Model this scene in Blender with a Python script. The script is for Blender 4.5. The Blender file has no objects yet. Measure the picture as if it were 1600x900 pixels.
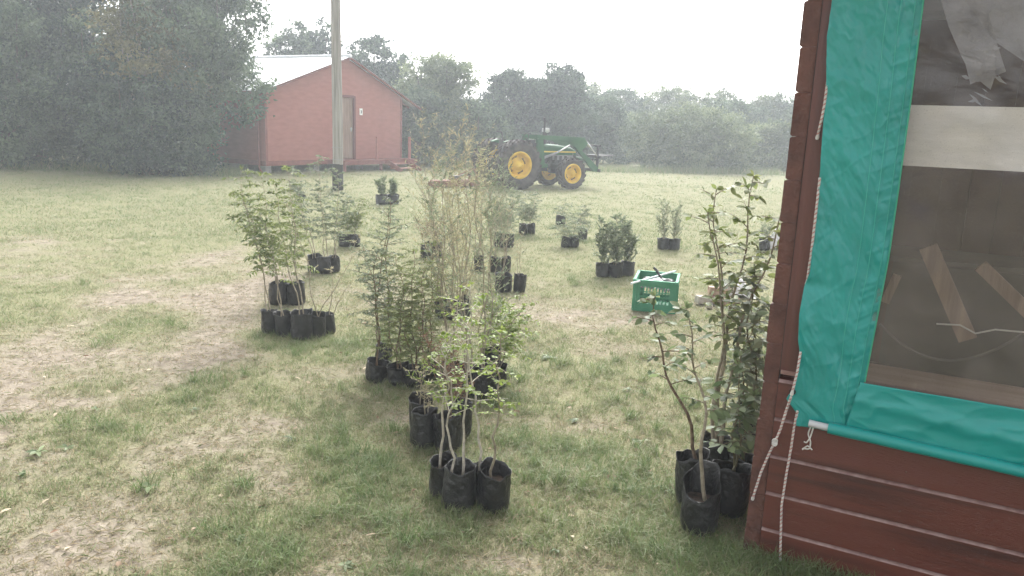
import bpy, math, random
import numpy as np
from mathutils import Matrix, Vector
R = math.radians
sc = bpy.context.scene
C = sc.collection

# ------------------------------------------------------------------ camera
F, H, PITCH, ROLL = 1200.0, 2.2, R(12.2), R(2.2)
fw = np.array([0, math.cos(PITCH), -math.sin(PITCH)])
r0 = np.array([1.0, 0, 0]); u0 = np.cross(r0, fw)
rt = math.cos(ROLL) * r0 + math.sin(ROLL) * u0
up = math.cos(ROLL) * u0 - math.sin(ROLL) * r0
EYE = np.array([0, 0, H])
cd = bpy.data.cameras.new('camera'); cam = bpy.data.objects.new('camera', cd); C.objects.link(cam)
cd.sensor_width = 36; cd.lens = F / 1600 * 36; cd.clip_start = .05; cd.clip_end = 2000
cam.matrix_world = Matrix(((rt[0], up[0], -fw[0], 0), (rt[1], up[1], -fw[1], 0), (rt[2], up[2], -fw[2], H), (0, 0, 0, 1)))
sc.camera = cam

# ------------------------------------------------------------------ sky, sun, exposure
SUN_EL, SUN_AZ = R(42), R(8)
w = bpy.data.worlds.new('World'); sc.world = w; w.use_nodes = True
nt = w.node_tree; nt.nodes.clear()
sky = nt.nodes.new('ShaderNodeTexSky'); sky.sky_type = 'NISHITA'; sky.sun_disc = False
sky.sun_elevation = SUN_EL; sky.sun_rotation = SUN_AZ; sky.air_density = 1.0; sky.dust_density = 5.0; sky.ozone_density = 1.0
hs = nt.nodes.new('ShaderNodeHueSaturation'); hs.inputs['Saturation'].default_value = .12
bg = nt.nodes.new('ShaderNodeBackground'); bg.inputs['Strength'].default_value = .15
wo = nt.nodes.new('ShaderNodeOutputWorld')
nt.links.new(sky.outputs[0], hs.inputs['Color']); nt.links.new(hs.outputs[0], bg.inputs[0]); nt.links.new(bg.outputs[0], wo.inputs[0])
sl = bpy.data.lights.new('sun', 'SUN'); sl.energy = .9; sl.angle = R(24); sl.color = (1, .975, .95)
so = bpy.data.objects.new('sun', sl); C.objects.link(so)
sd = Vector((math.sin(SUN_AZ) * math.cos(SUN_EL), math.cos(SUN_AZ) * math.cos(SUN_EL), math.sin(SUN_EL)))
so.rotation_euler = sd.to_track_quat('Z', 'Y').to_euler(); so.location = (0, 0, 30)
vs = sc.view_settings
vs.view_transform = 'Standard'; vs.look = 'None'; vs.gamma = 1; vs.use_curve_mapping = False; vs.exposure = 1.7
cy = sc.cycles
cy.use_denoising = True; cy.max_bounces = 8; cy.diffuse_bounces = 3; cy.glossy_bounces = 3; cy.transmission_bounces = 6
cy.transparent_max_bounces = 12; cy.volume_bounces = 1; cy.caustics_reflective = False; cy.caustics_refractive = False
HAZE = .0032

# ------------------------------------------------------------------ helpers
def ray(px, py): return fw + rt * ((px - 800) / F) + up * ((450 - py) / F)
def G(px, py, z=0.0):
    d = ray(px, py); return EYE + d * ((z - H) / d[2])
def AT(px, py, Y):                       # point seen at a pixel, at world depth Y
    d = ray(px, py); return EYE + d * (Y / d[1])
def nrm(v): return v / np.maximum(np.linalg.norm(v, axis=-1, keepdims=True), 1e-9)

def vnoise(x, y, seed=0):
    xi = np.floor(x).astype(np.int64); yi = np.floor(y).astype(np.int64); fx = x - xi; fy = y - yi
    fx = fx * fx * (3 - 2 * fx); fy = fy * fy * (3 - 2 * fy)
    def h(a, b):
        n = (a * 374761393 + b * 668265263 + seed * 144269) & 0x7fffffff
        n = ((n ^ (n >> 13)) * 1274126177) & 0x7fffffff
        return ((n ^ (n >> 16)) & 0xffff) / 65535.0
    return (h(xi, yi) * (1 - fx) + h(xi + 1, yi) * fx) * (1 - fy) + (h(xi, yi + 1) * (1 - fx) + h(xi + 1, yi + 1) * fx) * fy
def fbm(x, y, seed=0, o=4):
    s = 0; a = .5; t = 0
    for k in range(o):
        s = s + a * vnoise(x * 2 ** k, y * 2 ** k, seed + k * 17); t += a; a *= .5
    return s / t

class MB:
    def __init__(s): s.v = []; s.f = []; s.n = 0
    def add(s, v, faces, smooth=False, tint=None, mi=0):
        v = np.asarray(v, float).reshape(-1, 3); faces = np.asarray(faces, np.int64)
        s.v.append(v); s.f.append((faces + s.n, smooth, tint, mi)); s.n += len(v)
    def box(s, c, size, rot=0.0, axis='z', mi=0, bev=0.0):
        x, y, z = np.array(size) / 2
        v = np.array([[a * x, b * y, d * z] for d in (-1, 1) for b in (-1, 1) for a in (-1, 1)], float)
        if rot:
            m = np.array(Matrix.Rotation(rot, 3, axis.upper())); v = v @ m.T
        s.add(v + np.array(c), [[0, 2, 3, 1], [4, 5, 7, 6], [0, 1, 5, 4], [2, 6, 7, 3], [0, 4, 6, 2], [1, 3, 7, 5]], mi=mi)
    def bar(s, a, b, wd, th, upv=(0, 0, 1), mi=0):
        a = np.array(a, float); b = np.array(b, float); d = nrm(b - a); u = np.array(upv, float)
        x = nrm(np.cross(d, u)); y = np.cross(x, d)
        v = [p + x * i * wd / 2 + y * j * th / 2 for p in (a, b) for j in (-1, 1) for i in (-1, 1)]
        s.add(v, [[0, 2, 3, 1], [4, 5, 7, 6], [0, 1, 5, 4], [2, 6, 7, 3], [0, 4, 6, 2], [1, 3, 7, 5]], mi=mi)
    def tube(s, pts, rad, n=6, mi=0, cap=True):
        p = np.asarray(pts, float); m = len(p); rad = np.broadcast_to(np.asarray(rad, float), (m,))
        t = np.gradient(p, axis=0) if m > 2 else np.repeat((p[1] - p[0])[None], m, 0)
        t = nrm(t); ref = np.array([.31, .17, .93]) if abs(t[:, 2]).mean() < .8 else np.array([.95, .2, .1])
        x = nrm(np.cross(t, ref)); y = np.cross(t, x)
        a = np.arange(n) * 2 * np.pi / n
        v = p[:, None] + rad[:, None, None] * (np.cos(a)[None, :, None] * x[:, None] + np.sin(a)[None, :, None] * y[:, None])
        i = np.arange(m - 1)[:, None] * n; j = np.arange(n)[None]; k = (j + 1) % n
        f = np.stack([i + j, i + k, i + n + k, i + n + j], -1).reshape(-1, 4)
        s.add(v, f, True, mi=mi)
        if cap:
            for e, q in ((0, v[0]), (m - 1, v[-1])):
                s.add(np.vstack([q, p[e]]), [[b, (b + 1) % n, n] for b in range(n)], False, mi=mi)
    def lathe(s, prof, n=24, c=(0, 0, 0), axis='z', wob=None, mi=0, smooth=True):
        prof = np.asarray(prof, float); m = len(prof); a = np.arange(n) * 2 * np.pi / n
        r = prof[:, 0][:, None]; z = np.repeat(prof[:, 1][:, None], n, 1)
        if wob is not None: r = r * wob[0]; z = z + wob[1]
        x = r * np.cos(a); y = r * np.sin(a)
        v = np.stack([x, y, z], -1) if axis == 'z' else (np.stack([x, z, y], -1) if axis == 'y' else np.stack([z, x, y], -1))
        i = np.arange(m - 1)[:, None] * n; j = np.arange(n)[None]; k = (j + 1) % n
        s.add(v.reshape(-1, 3) + np.array(c), np.stack([i + j, i + k, i + n + k, i + n + j], -1).reshape(-1, 4), smooth, mi=mi)
    def prism(s, poly, h0, h1, fn=None, mi=0):          # polygon in (a,b) pushed from h0 to h1, fn maps (a,b,h) to xyz
        fn = fn or (lambda a, b, h: (a, b, h)); k = len(poly)
        v = [fn(a, b, h0) for a, b in poly] + [fn(a, b, h1) for a, b in poly]
        for i in range(k):
            j = (i + 1) % k
            s.add([v[i], v[j], v[k + j], v[k + i]], [[0, 1, 2, 3]], mi=mi)
        for o in (0, k):
            q = np.array(v[o:o + k]); s.add(np.vstack([q, q.mean(0)]), [[i, (i + 1) % k, k] for i in range(k)], mi=mi)
    def leaves(s, P, D, N, L, W, tint, fold=.25, detail=1, curl=.12, mi=0):
        P, D, N = np.asarray(P), nrm(np.asarray(D)), np.asarray(N); n = len(P)
        if n == 0: return
        S = nrm(np.cross(D, N)); N = np.cross(S, D); L = np.broadcast_to(L, (n,))[:, None]; W = np.broadcast_to(W, (n,))[:, None]
        if detail == 1:
            v = np.stack([P, P + D * L * .45 + S * W / 2 + N * W * fold, P + D * L - N * L * curl, P + D * L * .45 - S * W / 2 + N * W * fold], 1)
            f = np.array([[0, 1, 2], [0, 2, 3]]); k = 4
        else:
            pr = [(.28, .42), (.55, .5), (.8, .3)]; vv = [P]
            for t, h in pr:
                c = P + D * L * t - N * L * curl * t * t
                vv += [c + S * W * h + N * W * fold * h, c, c - S * W * h + N * W * fold * h]
            vv.append(P + D * L - N * L * curl); v = np.stack(vv, 1); k = 11
            f = np.array([[0, 1, 2, 2], [0, 2, 3, 3], [1, 4, 5, 2], [2, 5, 6, 3], [4, 7, 8, 5], [5, 8, 9, 6], [7, 10, 8, 8], [8, 10, 9, 9]])
        ff = (np.arange(n)[:, None, None] * k + f[None]).reshape(-1, f.shape[1])
        tt = np.repeat(np.broadcast_to(tint, (n,)), len(f))
        if f.shape[1] == 4:
            deg = ff[:, 2] == ff[:, 3]; 
            base = s.n
            s.add(v, ff[~deg], True, tt[~deg], mi)
            s.f.append((ff[deg][:, :3] + base, True, tt[deg], mi))
        else: s.add(v, ff, False, tt, mi)
    def build(s, name, mats, parent=None, loc=None, rotz=0.0):
        me = bpy.data.meshes.new(name)
        V = np.vstack(s.v); tot = []; start = []; loops = []; sm = []; ti = []; mi = []; o = 0; has = False
        for f, smooth, t, m in s.f:
            k, d = f.shape; loops.append(f.ravel()); start.append(o + np.arange(k) * d); o += k * d
            sm.append(np.full(k, smooth)); mi.append(np.full(k, m))
            if t is None: ti.append(np.full(k, .5))
            else: has = True; ti.append(np.broadcast_to(t, (k,)))
        loops = np.concatenate(loops); start = np.concatenate(start)
        me.vertices.add(len(V)); me.vertices.foreach_set('co', V.astype(np.float32).ravel())
        me.loops.add(len(loops)); me.loops.foreach_set('vertex_index', loops.astype(np.int32))
        me.polygons.add(len(start)); me.polygons.foreach_set('loop_start', start.astype(np.int32))
        me.polygons.foreach_set('use_smooth', np.concatenate(sm)); me.polygons.foreach_set('material_index', np.concatenate(mi).astype(np.int32))
        if has:
            at = me.attributes.new('tint', 'FLOAT', 'FACE'); at.data.foreach_set('value', np.concatenate(ti).astype(np.float32))
        me.update(calc_edges=True); me.validate()
        for m in (mats if isinstance(mats, (list, tuple)) else [mats]): me.materials.append(m)
        ob = bpy.data.objects.new(name, me); C.objects.link(ob)
        if parent is not None: ob.parent = parent
        if loc is not None: ob.location = loc
        if rotz: ob.rotation_euler.z = rotz
        return ob

def tag(o, label, cat, group=None, kind=None):
    o['label'] = label; o['category'] = cat
    if group: o['group'] = group
    if kind: o['kind'] = kind
    return o
def struct(o): o['kind'] = 'structure'; return o
def thing(name, label, cat, loc=(0, 0, 0), rotz=0.0, group=None):
    o = bpy.data.objects.new(name, None); C.objects.link(o); o.location = loc; o.rotation_euler.z = rotz; o.empty_display_size = .1
    return tag(o, label, cat, group)

def mat(name, c1, c2=None, scale=6.0, rough=.6, bump=0.0, bscale=None, stretch=None, metal=0.0, spec=.5, tint=False, trans=0.0, c3=None, detail=5, coat=0.0, rvar=0.0):
    m = bpy.data.materials.new(name); m.use_nodes = True; t = m.node_tree; n = t.nodes; l = t.links
    b = n['Principled BSDF']; b.inputs['Roughness'].default_value = rough; b.inputs['Metallic'].default_value = metal
    b.inputs['Specular IOR Level'].default_value = spec; b.inputs['Coat Weight'].default_value = coat
    tc = n.new('ShaderNodeTexCoord'); mp = n.new('ShaderNodeMapping'); l.new(tc.outputs['Object'], mp.inputs[0])
    if stretch: mp.inputs['Scale'].default_value = stretch
    if c2 is not None:
        nz = n.new('ShaderNodeTexNoise'); nz.inputs['Scale'].default_value = scale; nz.inputs['Detail'].default_value = detail; l.new(mp.outputs[0], nz.inputs['Vector'])
        rp = n.new('ShaderNodeValToRGB'); rp.color_ramp.elements[0].position = .32; rp.color_ramp.elements[1].position = .68
        rp.color_ramp.elements[0].color = (*c1, 1); rp.color_ramp.elements[1].color = (*c2, 1)
        if c3 is not None: e = rp.color_ramp.elements.new(.5); e.color = (*c3, 1)
        if tint:
            a = n.new('ShaderNodeAttribute'); a.attribute_name = 'tint'; l.new(a.outputs['Fac'], rp.inputs[0])
            rp.color_ramp.elements[0].position = .0; rp.color_ramp.elements[-1].position = 1.0
        else: l.new(nz.outputs[0], rp.inputs[0])
        l.new(rp.outputs[0], b.inputs['Base Color']); col = rp.outputs[0]
        if rvar:
            mr = n.new('ShaderNodeMapRange'); mr.inputs['To Min'].default_value = rough - rvar; mr.inputs['To Max'].default_value = rough + rvar
            l.new(nz.outputs[0], mr.inputs[0]); l.new(mr.outputs[0], b.inputs['Roughness'])
    else: b.inputs['Base Color'].default_value = (*c1, 1); col = None
    if bump:
        n2 = n.new('ShaderNodeTexNoise'); n2.inputs['Scale'].default_value = bscale or scale * 3; n2.inputs['Detail'].default_value = 4; l.new(mp.outputs[0], n2.inputs['Vector'])
        bp = n.new('ShaderNodeBump'); bp.inputs['Strength'].default_value = bump; bp.inputs['Distance'].default_value = .02
        l.new(n2.outputs[0], bp.inputs['Height']); l.new(bp.outputs[0], b.inputs['Normal'])
    if trans:
        tr = n.new('ShaderNodeBsdfTranslucent'); mx = n.new('ShaderNodeMixShader'); mx.inputs[0].default_value = trans
        if col: l.new(col, tr.inputs[0])
        else: tr.inputs[0].default_value = (*c1, 1)
        l.new(b.outputs[0], mx.inputs[1]); l.new(tr.outputs[0], mx.inputs[2]); l.new(mx.outputs[0], n['Material Output'].inputs[0])
    return m

M = {}
M['black_plastic'] = mat('black_plastic', (.006, .006, .007), (.03, .029, .03), 9, .38, .9, 22, rvar=.12)
M['soil'] = mat('soil', (.03, .02, .014), (.1, .065, .045), 40, .95, .8, 90)
M['stem_pale'] = mat('stem_pale', (.2, .17, .12), (.36, .31, .23), 30, .85, .3)
M['stem_white'] = mat('stem_white', (.32, .29, .24), (.55, .5, .42), 30, .85, .3)
M['stem_brown'] = mat('stem_brown', (.09, .055, .035), (.2, .14, .09), 30, .85, .3)
M['stem_green'] = mat('stem_green', (.11, .1, .05), (.22, .19, .11), 30, .8, .3)
def leafm(name, a, b, c=None, trans=.45, rough=.5): M[name] = mat(name, a, b, rough=rough, tint=True, trans=trans, c3=c, spec=.4)
leafm('leaf_yellowgreen', (.1, .14, .05), (.32, .35, .13), (.19, .235, .085))
leafm('leaf_lime', (.13, .2, .035), (.36, .42, .12), (.22, .3, .06), .45)
leafm('leaf_green', (.08, .12, .055), (.26, .32, .15), (.15, .2, .095))
leafm('leaf_greygreen', (.1, .13, .08), (.31, .35, .22), (.185, .225, .14))
leafm('leaf_glossy', (.04, .06, .025), (.2, .23, .12), (.085, .11, .05), .2, .3)
leafm('leaf_tan', (.24, .23, .12), (.5, .45, .3), (.34, .32, .19))
leafm('leaf_rust', (.12, .06, .035), (.26, .16, .1), (.18, .1, .06))
leafm('tree_dark', (.018, .04, .028), (.12, .175, .11), (.055, .09, .058), .25)
leafm('tree_mid', (.04, .072, .044), (.18, .24, .14), (.09, .135, .078), .3)
leafm('tree_pale', (.085, .12, .06), (.25, .29, .155), (.155, .2, .095), .3)
leafm('tree_yellow', (.11, .11, .05), (.29, .27, .14), (.19, .18, .085), .3)
M['bark'] = mat('bark', (.06, .05, .042), (.17, .15, .125), 14, .95, .8, 30, (1, 1, .3))
M['bark_pale'] = mat('bark_pale', (.2, .175, .15), (.36, .32, .28), 14, .9, .5)

rng = np.random.default_rng(11); random.seed(5)
OBST = []                       # (x, y, radius): no grass here

# ------------------------------------------------------------------ where the lawn is green and where it is bare
GREEN = [(480,715,80,45,.9),(570,735,80,55,.8),(520,640,70,25,.6),(330,850,110,45,.6),(430,880,90,35,.6),(350,600,70,22,.6),(235,488,55,22,.9),(60,497,110,18,.7),
 (640,620,60,20,.7),(870,560,40,12,.8),(885,645,30,12,.8),(930,715,85,30,.9),(1010,780,60,40,1),(1040,850,80,40,1.1),(860,700,60,25,.7),(560,785,60,30,.6),(700,865,90,20,.5),
 (1150,880,70,30,1.1),(1000,670,50,25,.7),(800,330,300,25,.3),(150,300,250,30,.5),(440,540,120,20,.7),(300,380,80,10,.4),(560,520,60,20,.4),(820,620,60,25,.7),(1080,640,50,50,.7),(700,690,60,20,.5),(250,620,60,20,.4),(150,660,60,20,.4),(820,830,60,25,.5)]
BARE = [(310,545,70,18,1),(480,875,45,45,1),(415,745,50,50,.8),(60,860,130,60,.7),(920,552,50,12,.9),(915,660,50,25,.7),(850,880,130,30,.8),(340,465,70,28,1.1),
 (60,378,100,14,.6),(30,650,110,50,.6),(640,655,45,12,.6),(1000,500,140,25,.5),(900,470,120,20,.5),(420,420,60,20,.6),(560,460,120,25,.4),(600,600,25,12,.3),(160,800,90,40,.5),(300,700,120,30,.5),(640,880,120,20,.6),(420,660,70,16,.6),(240,880,100,25,.5),(560,690,60,14,.4),(980,880,60,20,.5),(880,790,60,18,.4),(100,560,90,15,.4)]
TRACK = [[(420,372),(330,405),(255,435),(190,465),(130,512),(50,560),(-60,620)],[(440,430),(385,462),(345,500),(305,545),(260,590)]]
def ptch(lst):
    out = []
    for px, py, rx, ry, a in lst:
        g = G(px, py); ex = max(.12, rx * np.linalg.norm(g - EYE) / F); ey = max(.12, (G(px, py - ry) - G(px, py + ry))[1] / 2)
        out.append((g[0], g[1], ex, ey, a))
    return out
GP, BP = ptch(GREEN), ptch(BARE)
TP = [[G(*p)[:2] for p in t] for t in TRACK]
def lush(x, y):
    x = np.asarray(x, float); y = np.asarray(y, float)
    wx = x + .5 * (fbm(x * 1.3, y * 1.3, 3) - .5); wy = y + .5 * (fbm(x * 1.3, y * 1.3, 9) - .5)
    v = .57 + .4 * (fbm(x * .7, y * .7, 21) - .5) + .7 * (fbm(x * 3.1, y * 3.1, 5) - .5)
    v = v + .2 * np.clip((y - 9) / 7, 0, 1) - .07 * np.clip((7 - y) / 2, 0, 1)
    for a, b, ex, ey, s in GP: v = v + .36 * s * np.exp(-(((wx - a) / ex) ** 2 + ((wy - b) / ey) ** 2))
    for a, b, ex, ey, s in BP: v = v - .42 * s * np.exp(-(((wx - a) / ex) ** 2 + ((wy - b) / ey) ** 2))
    for t, hw in zip(TP, (.46, .36)):
        d = np.full(x.shape, 1e9)
        for p, q in zip(t[:-1], t[1:]):
            e = q - p; k = np.clip(((wx - p[0]) * e[0] + (wy - p[1]) * e[1]) / (e @ e), 0, 1)
            d = np.minimum(d, np.hypot(wx - p[0] - k * e[0], wy - p[1] - k * e[1]))
        v = v - .36 * np.exp(-(d / hw) ** 2)
    return np.clip(v, 0, 1)
def gz(x, y):                    # small unevenness of the ground
    return .05 * (fbm(x * .9, y * .9, 40) - .5) + .02 * (fbm(x * 5, y * 5, 41) - .5)

# ------------------------------------------------------------------ haze
hb = MB(); hb.box((0, 30, 5.2), (190, 150, 14.6))       # z from -2.1 to 12.5
hz = bpy.data.materials.new('haze'); hz.use_nodes = True; hn = hz.node_tree.nodes; hn.remove(hn['Principled BSDF'])
pv = hn.new('ShaderNodeVolumePrincipled'); pv.inputs['Color'].default_value = (.88, .94, 1.0, 1); pv.inputs['Density'].default_value = HAZE; pv.inputs['Anisotropy'].default_value = .35
hz.node_tree.links.new(pv.outputs[0], hn['Material Output'].inputs['Volume'])
o = hb.build('haze', hz); o['kind'] = 'stuff'; o['label'] = 'pale morning haze hanging over the field'; o['category'] = 'haze'

# ------------------------------------------------------------------ ground
def ground():
    xs = np.concatenate([-np.geomspace(400, 22, 22), np.arange(-20, 12, .1), np.geomspace(12.5, 400, 24)])
    ys = np.concatenate([-np.geomspace(120, 3, 12), np.arange(-1, 20, .08), np.arange(20, 48, .3), np.geomspace(48.5, 600, 22)])
    X, Y = np.meshgrid(xs, ys); x = X.ravel(); y = Y.ravel(); n = len(xs)
    g = lush(x, y); z = gz(x, y) - .015 * (1 - g)
    z = np.where((np.abs(x) > 45) | (y > 60) | (y < -6), 0, z)
    b = MB(); i = (np.arange(len(ys) - 1)[:, None] * n + np.arange(n - 1)[None]).ravel()
    b.add(np.stack([x, y, z], -1), np.stack([i, i + 1, i + n + 1, i + n], -1), True)
    m = bpy.data.materials.new('turf'); m.use_nodes = True; t = m.node_tree; nn = t.nodes; l = t.links; bs = nn['Principled BSDF']; bs.inputs['Roughness'].default_value = 1; bs.inputs['Specular IOR Level'].default_value = .1
    tc = nn.new('ShaderNodeTexCoord'); at = nn.new('ShaderNodeAttribute'); at.attribute_name = 'lush'
    def noise(s, d=5):
        z = nn.new('ShaderNodeTexNoise'); z.inputs['Scale'].default_value = s; z.inputs['Detail'].default_value = d; l.new(tc.outputs['Object'], z.inputs['Vector']); return z.outputs[0]
    def ramp(f, cols):
        q = nn.new('ShaderNodeValToRGB'); e = q.color_ramp.elements
        e[0].position, e[0].color = cols[0][0], (*cols[0][1], 1); e[1].position, e[1].color = cols[-1][0], (*cols[-1][1], 1)
        for p, c in cols[1:-1]: z = e.new(p); z.color = (*c, 1)
        l.new(f, q.inputs[0]); return q.outputs[0]
    def mix(f, a, c, mode='MIX'):
        q = nn.new('ShaderNodeMix'); q.data_type = 'RGBA'; q.blend_type = mode
        if isinstance(f, float): q.inputs[0].default_value = f
        else: l.new(f, q.inputs[0])
        l.new(a, q.inputs[6]); l.new(c, q.inputs[7]); return q.outputs[2]
    dry = ramp(noise(9, 8), [(.3, (.15, .125, .095)), (.5, (.235, .2, .155)), (.7, (.31, .27, .215))])
    thatch = ramp(noise(70, 4), [(.3, (.11, .115, .06)), (.5, (.195, .19, .105)), (.72, (.285, .265, .165))])
    ma = nn.new('ShaderNodeMath'); ma.operation = 'MULTIPLY_ADD'; l.new(noise(14, 6), ma.inputs[0]); ma.inputs[1].default_value = .5
    l.new(at.outputs['Fac'], ma.inputs[2]); mr = nn.new('ShaderNodeMapRange'); mr.inputs[1].default_value = .38; mr.inputs[2].default_value = .85; l.new(ma.outputs[0], mr.inputs[0])
    l.new(mix(mr.outputs[0], dry, thatch), bs.inputs['Base Color'])
    bp = nn.new('ShaderNodeBump'); bp.inputs['Strength'].default_value = .6; bp.inputs['Distance'].default_value = .02; l.new(noise(45, 6), bp.inputs['Height']); l.new(bp.outputs[0], bs.inputs['Normal'])
    ob = struct(b.build('ground', m))
    a = ob.data.attributes.new('lush', 'FLOAT', 'POINT'); a.data.foreach_set('value', g.astype(np.float32))
ground()

# ------------------------------------------------------------------ trees
def ellip_pts(n, c, r, lo=.55, hi=1.05):
    d = nrm(rng.normal(size=(n, 3))); return c + d * r * (rng.uniform(lo ** 3, hi ** 3, (n, 1)) ** (1 / 3)), d
def tree(name, label, base, h, rad, mt, nl, leaf=.12, lobes=11, lo=.12, bark='bark', tops=6, group=None, depth=.8, bare=0.0, lean=(0, 0), clump=.42, shape=1.0):
    """trunk with limbs reaching into lobes of foliage; lo = lowest lobe height as a share of h"""
    leaf *= 1.3; nl = int(nl * 1.45)
    base = np.array(base, float); base[2] = float(gz(base[0], base[1])) if abs(base[0]) < 45 else 0
    t = thing(name, label, 'tree' if 'bush' not in name else 'bush', base, 0, group)
    tk = MB(); top = np.array([lean[0], lean[1], h * .8])
    zz = np.linspace(0, 1, 7); pts = np.outer(zz, top); pts[1:-1, :2] += rng.normal(0, .05 * rad, (5, 2)); pts[0, 2] = -.1
    tk.tube(pts, np.linspace(.05 * h ** .5 * 1.3, .015, 7), 8)
    L = []
    for k in range(lobes):
        f = (k + .5) / lobes; z = h * (lo + (.86 - lo) * f); wz = rad * shape * math.sqrt(max(.12, 1 - ((z / h - .38) / .66) ** 2))
        a = k * 2.4 + rng.uniform(-.5, .5); d = wz * rng.uniform(.35, .75)
        c = np.array([math.cos(a) * d + lean[0] * f, math.sin(a) * d * depth + lean[1] * f, z]); rr = rad * rng.uniform(.36, .56) * (1.0 if f < .75 else .72)
        rz = min(rr * rng.uniform(.7, .95), z * .95 if lo < .2 else rr, max(.15, h - z))
        L.append((c, np.array([rr, rr * depth, rz])))
        st = np.array([0, 0, max(.15, z * .45)]) + np.outer([lean[0] * .4 * f], 1).ravel()[:1].repeat(3) * np.array([1, 0, 0])
        mid = (st + c) / 2 + rng.normal(0, .1 * rad, 3); ps = np.array([st, mid, c, c + (c - mid) * .4])
        tk.tube(ps, [.05 + .006 * h, .035, .02, .006], 6)
    fo = MB(); per = max(1, int(nl / (lobes * 26)))
    for k in range(tops):                            # sprigs that break the outline at the top
        a = rng.uniform(0, 6.28); d = rad * rng.uniform(0, .75); c = np.array([math.cos(a) * d + lean[0], math.sin(a) * d * depth + lean[1], h * rng.uniform(.86, 1.0) * (1 - .25 * (d / rad) ** 2)])
        L.append((c, np.array([.35, .35, .4]) * rng.uniform(.6, 1.3) * rad / 2)); ps = np.array([c - [0, 0, h * .25], c, c + [0, 0, .25]]); tk.tube(ps, [.025, .015, .005], 5)
    V = np.array([l[1][0] * l[1][2] for l in L]); V = V / V.sum()
    for (c, r), s in zip(L, V):
        n = int(nl * s); m = max(5, int(n / 38)); cc, dd = ellip_pts(m, c, r, .45, 1.08)
        cc[:, 2] = np.maximum(cc[:, 2], .12); ct = np.clip(rng.uniform(.1, .8) + rng.normal(0, .24, m), 0, 1)
        idx = rng.integers(0, m, n); p = cc[idx] + rng.normal(0, 1, (n, 3)) * clump * np.array([.5, .5, .3]) * rng.uniform(.5, 1.15, (n, 1))
        p[:, 2] = np.maximum(p[:, 2], .03)
        out = dd[idx]; D = nrm(out * .6 + rng.normal(0, .8, (n, 3)) + [0, 0, -.15]); N = nrm(out * .5 + [0, 0, .6] + rng.normal(0, .55, (n, 3)))
        le = leaf * rng.uniform(.7, 1.35, n); fo.leaves(p, D, N, le, le * rng.uniform(.45, .65, n), np.clip(ct[idx] + rng.normal(0, .17, n), 0, 1))
    tk.build('trunk', M[bark], t); fo.build('crown', M[mt], t)
    return t
def PX(px, Y, py=262): g = AT(px, py, Y); return (g[0], g[1], 0)
GT = 'dark trees of the thicket beyond the lawn'
tree('thicket_tree', 'large dark tree at the left end of the thicket, cut by the photo edge', PX(-20, 29.5), 9.4, 3.4, 'tree_dark', 21000, .13, 13, .1, group=GT)
tree('thicket_tree', 'dark blue green tree behind the yellowish tree, crown reaching past the top of the photo', PX(140, 31), 9.9, 3.5, 'tree_dark', 21000, .13, 13, .2, group=GT)
tree('thicket_tree', 'tall dark tree whose crown hangs over the side wall of the red cabin', PX(318, 28.2), 7.7, 2.6, 'tree_mid', 21000, .12, 13, .34, group=GT, shape=1.02)
tree('thicket_tree', 'grey green tree with lowest branches touching the lawn, left of the yellowish tree', PX(62, 27.6), 5.6, 2.6, 'tree_mid', 15000, .12, 11, .08, group=GT)
tree('thicket_tree', 'dark bushy tree beneath the yellowish tree, rooted at the lawn edge', PX(215, 27.7), 4.4, 2.5, 'tree_dark', 15000, .12, 11, .08, group=GT)
tree('thicket_bush', 'low dark bush spreading at the far left edge of the lawn', PX(15, 26.9), 3.2, 2.2, 'tree_mid', 9000, .11, 10, .08, group=GT)
tree('thicket_bush', 'rounded dark bush at the lawn edge directly below the pale limbs', PX(225, 25.9), 3.1, 1.7, 'tree_dark', 11000, .11, 10, .08, group=GT)
tree('thicket_bush', 'low mid green bush beneath the overhanging tree next to the red cabin', PX(294, 26.9), 2.6, 1.25, 'tree_mid', 8000, .11, 9, .1, group=GT)
tree('yellow_tree', 'yellowish half bare tree with pale crooked limbs in front of the dark thicket', PX(232, 26.5), 6.3, 1.8, 'tree_yellow', 4200, .11, 11, .52, 'bark_pale', 4, GT, clump=.5)
GB = 'trees behind the red cabin'
tree('background_tree', 'thin topped tree poking above the cabin roof left of the pole', PX(455, 42, 200), 6.9, 1.5, 'tree_mid', 4200, .15, 7, .5, group=GB, clump=.3)
tree('background_tree', 'sparse tree top showing above the ridge right beside the wooden pole', PX(505, 43, 200), 7.2, 1.4, 'tree_dark', 3600, .15, 7, .5, group=GB, clump=.3)
tree('background_tree', 'dark tree rising behind the gable peak of the red cabin', PX(583, 43, 200), 6.2, 2.1, 'tree_dark', 8000, .15, 9, .3, group=GB, clump=.4)
tree('background_tree', 'light green rounded tree between the red cabin and the tractor', PX(685, 39, 230), 5.1, 2.5, 'tree_pale', 21000, .13, 14, .1, group='trees behind the tractor')
tree('background_bush', 'dark bush filling the gap against the right wall of the red cabin', PX(652, 37, 245), 3.4, 1.7, 'tree_mid', 9000, .12, 9, .1, group='trees behind the tractor')
tree('background_tree', 'dark blue green tree directly behind the tractor exhaust', PX(800, 43, 235), 4.9, 2.4, 'tree_dark', 17000, .14, 12, .1, group='trees behind the tractor')
tree('background_tree', 'dark tree with a knobbly top behind the tractor loader arms', PX(876, 44, 235), 5.3, 2.2, 'tree_dark', 17000, .14, 12, .1, group='trees behind the tractor')
tree('background_bush', 'dark shrub at ground level behind the tractor seat', PX(742, 38, 245), 2.9, 1.8, 'tree_mid', 9000, .12, 9, .08, group='trees behind the tractor')
tree('background_bush', 'small hazy shrub just beyond the raised loader frame', PX(935, 46, 240), 3.6, 1.9, 'tree_mid', 8000, .13, 9, .08, group='trees behind the tractor')
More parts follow.
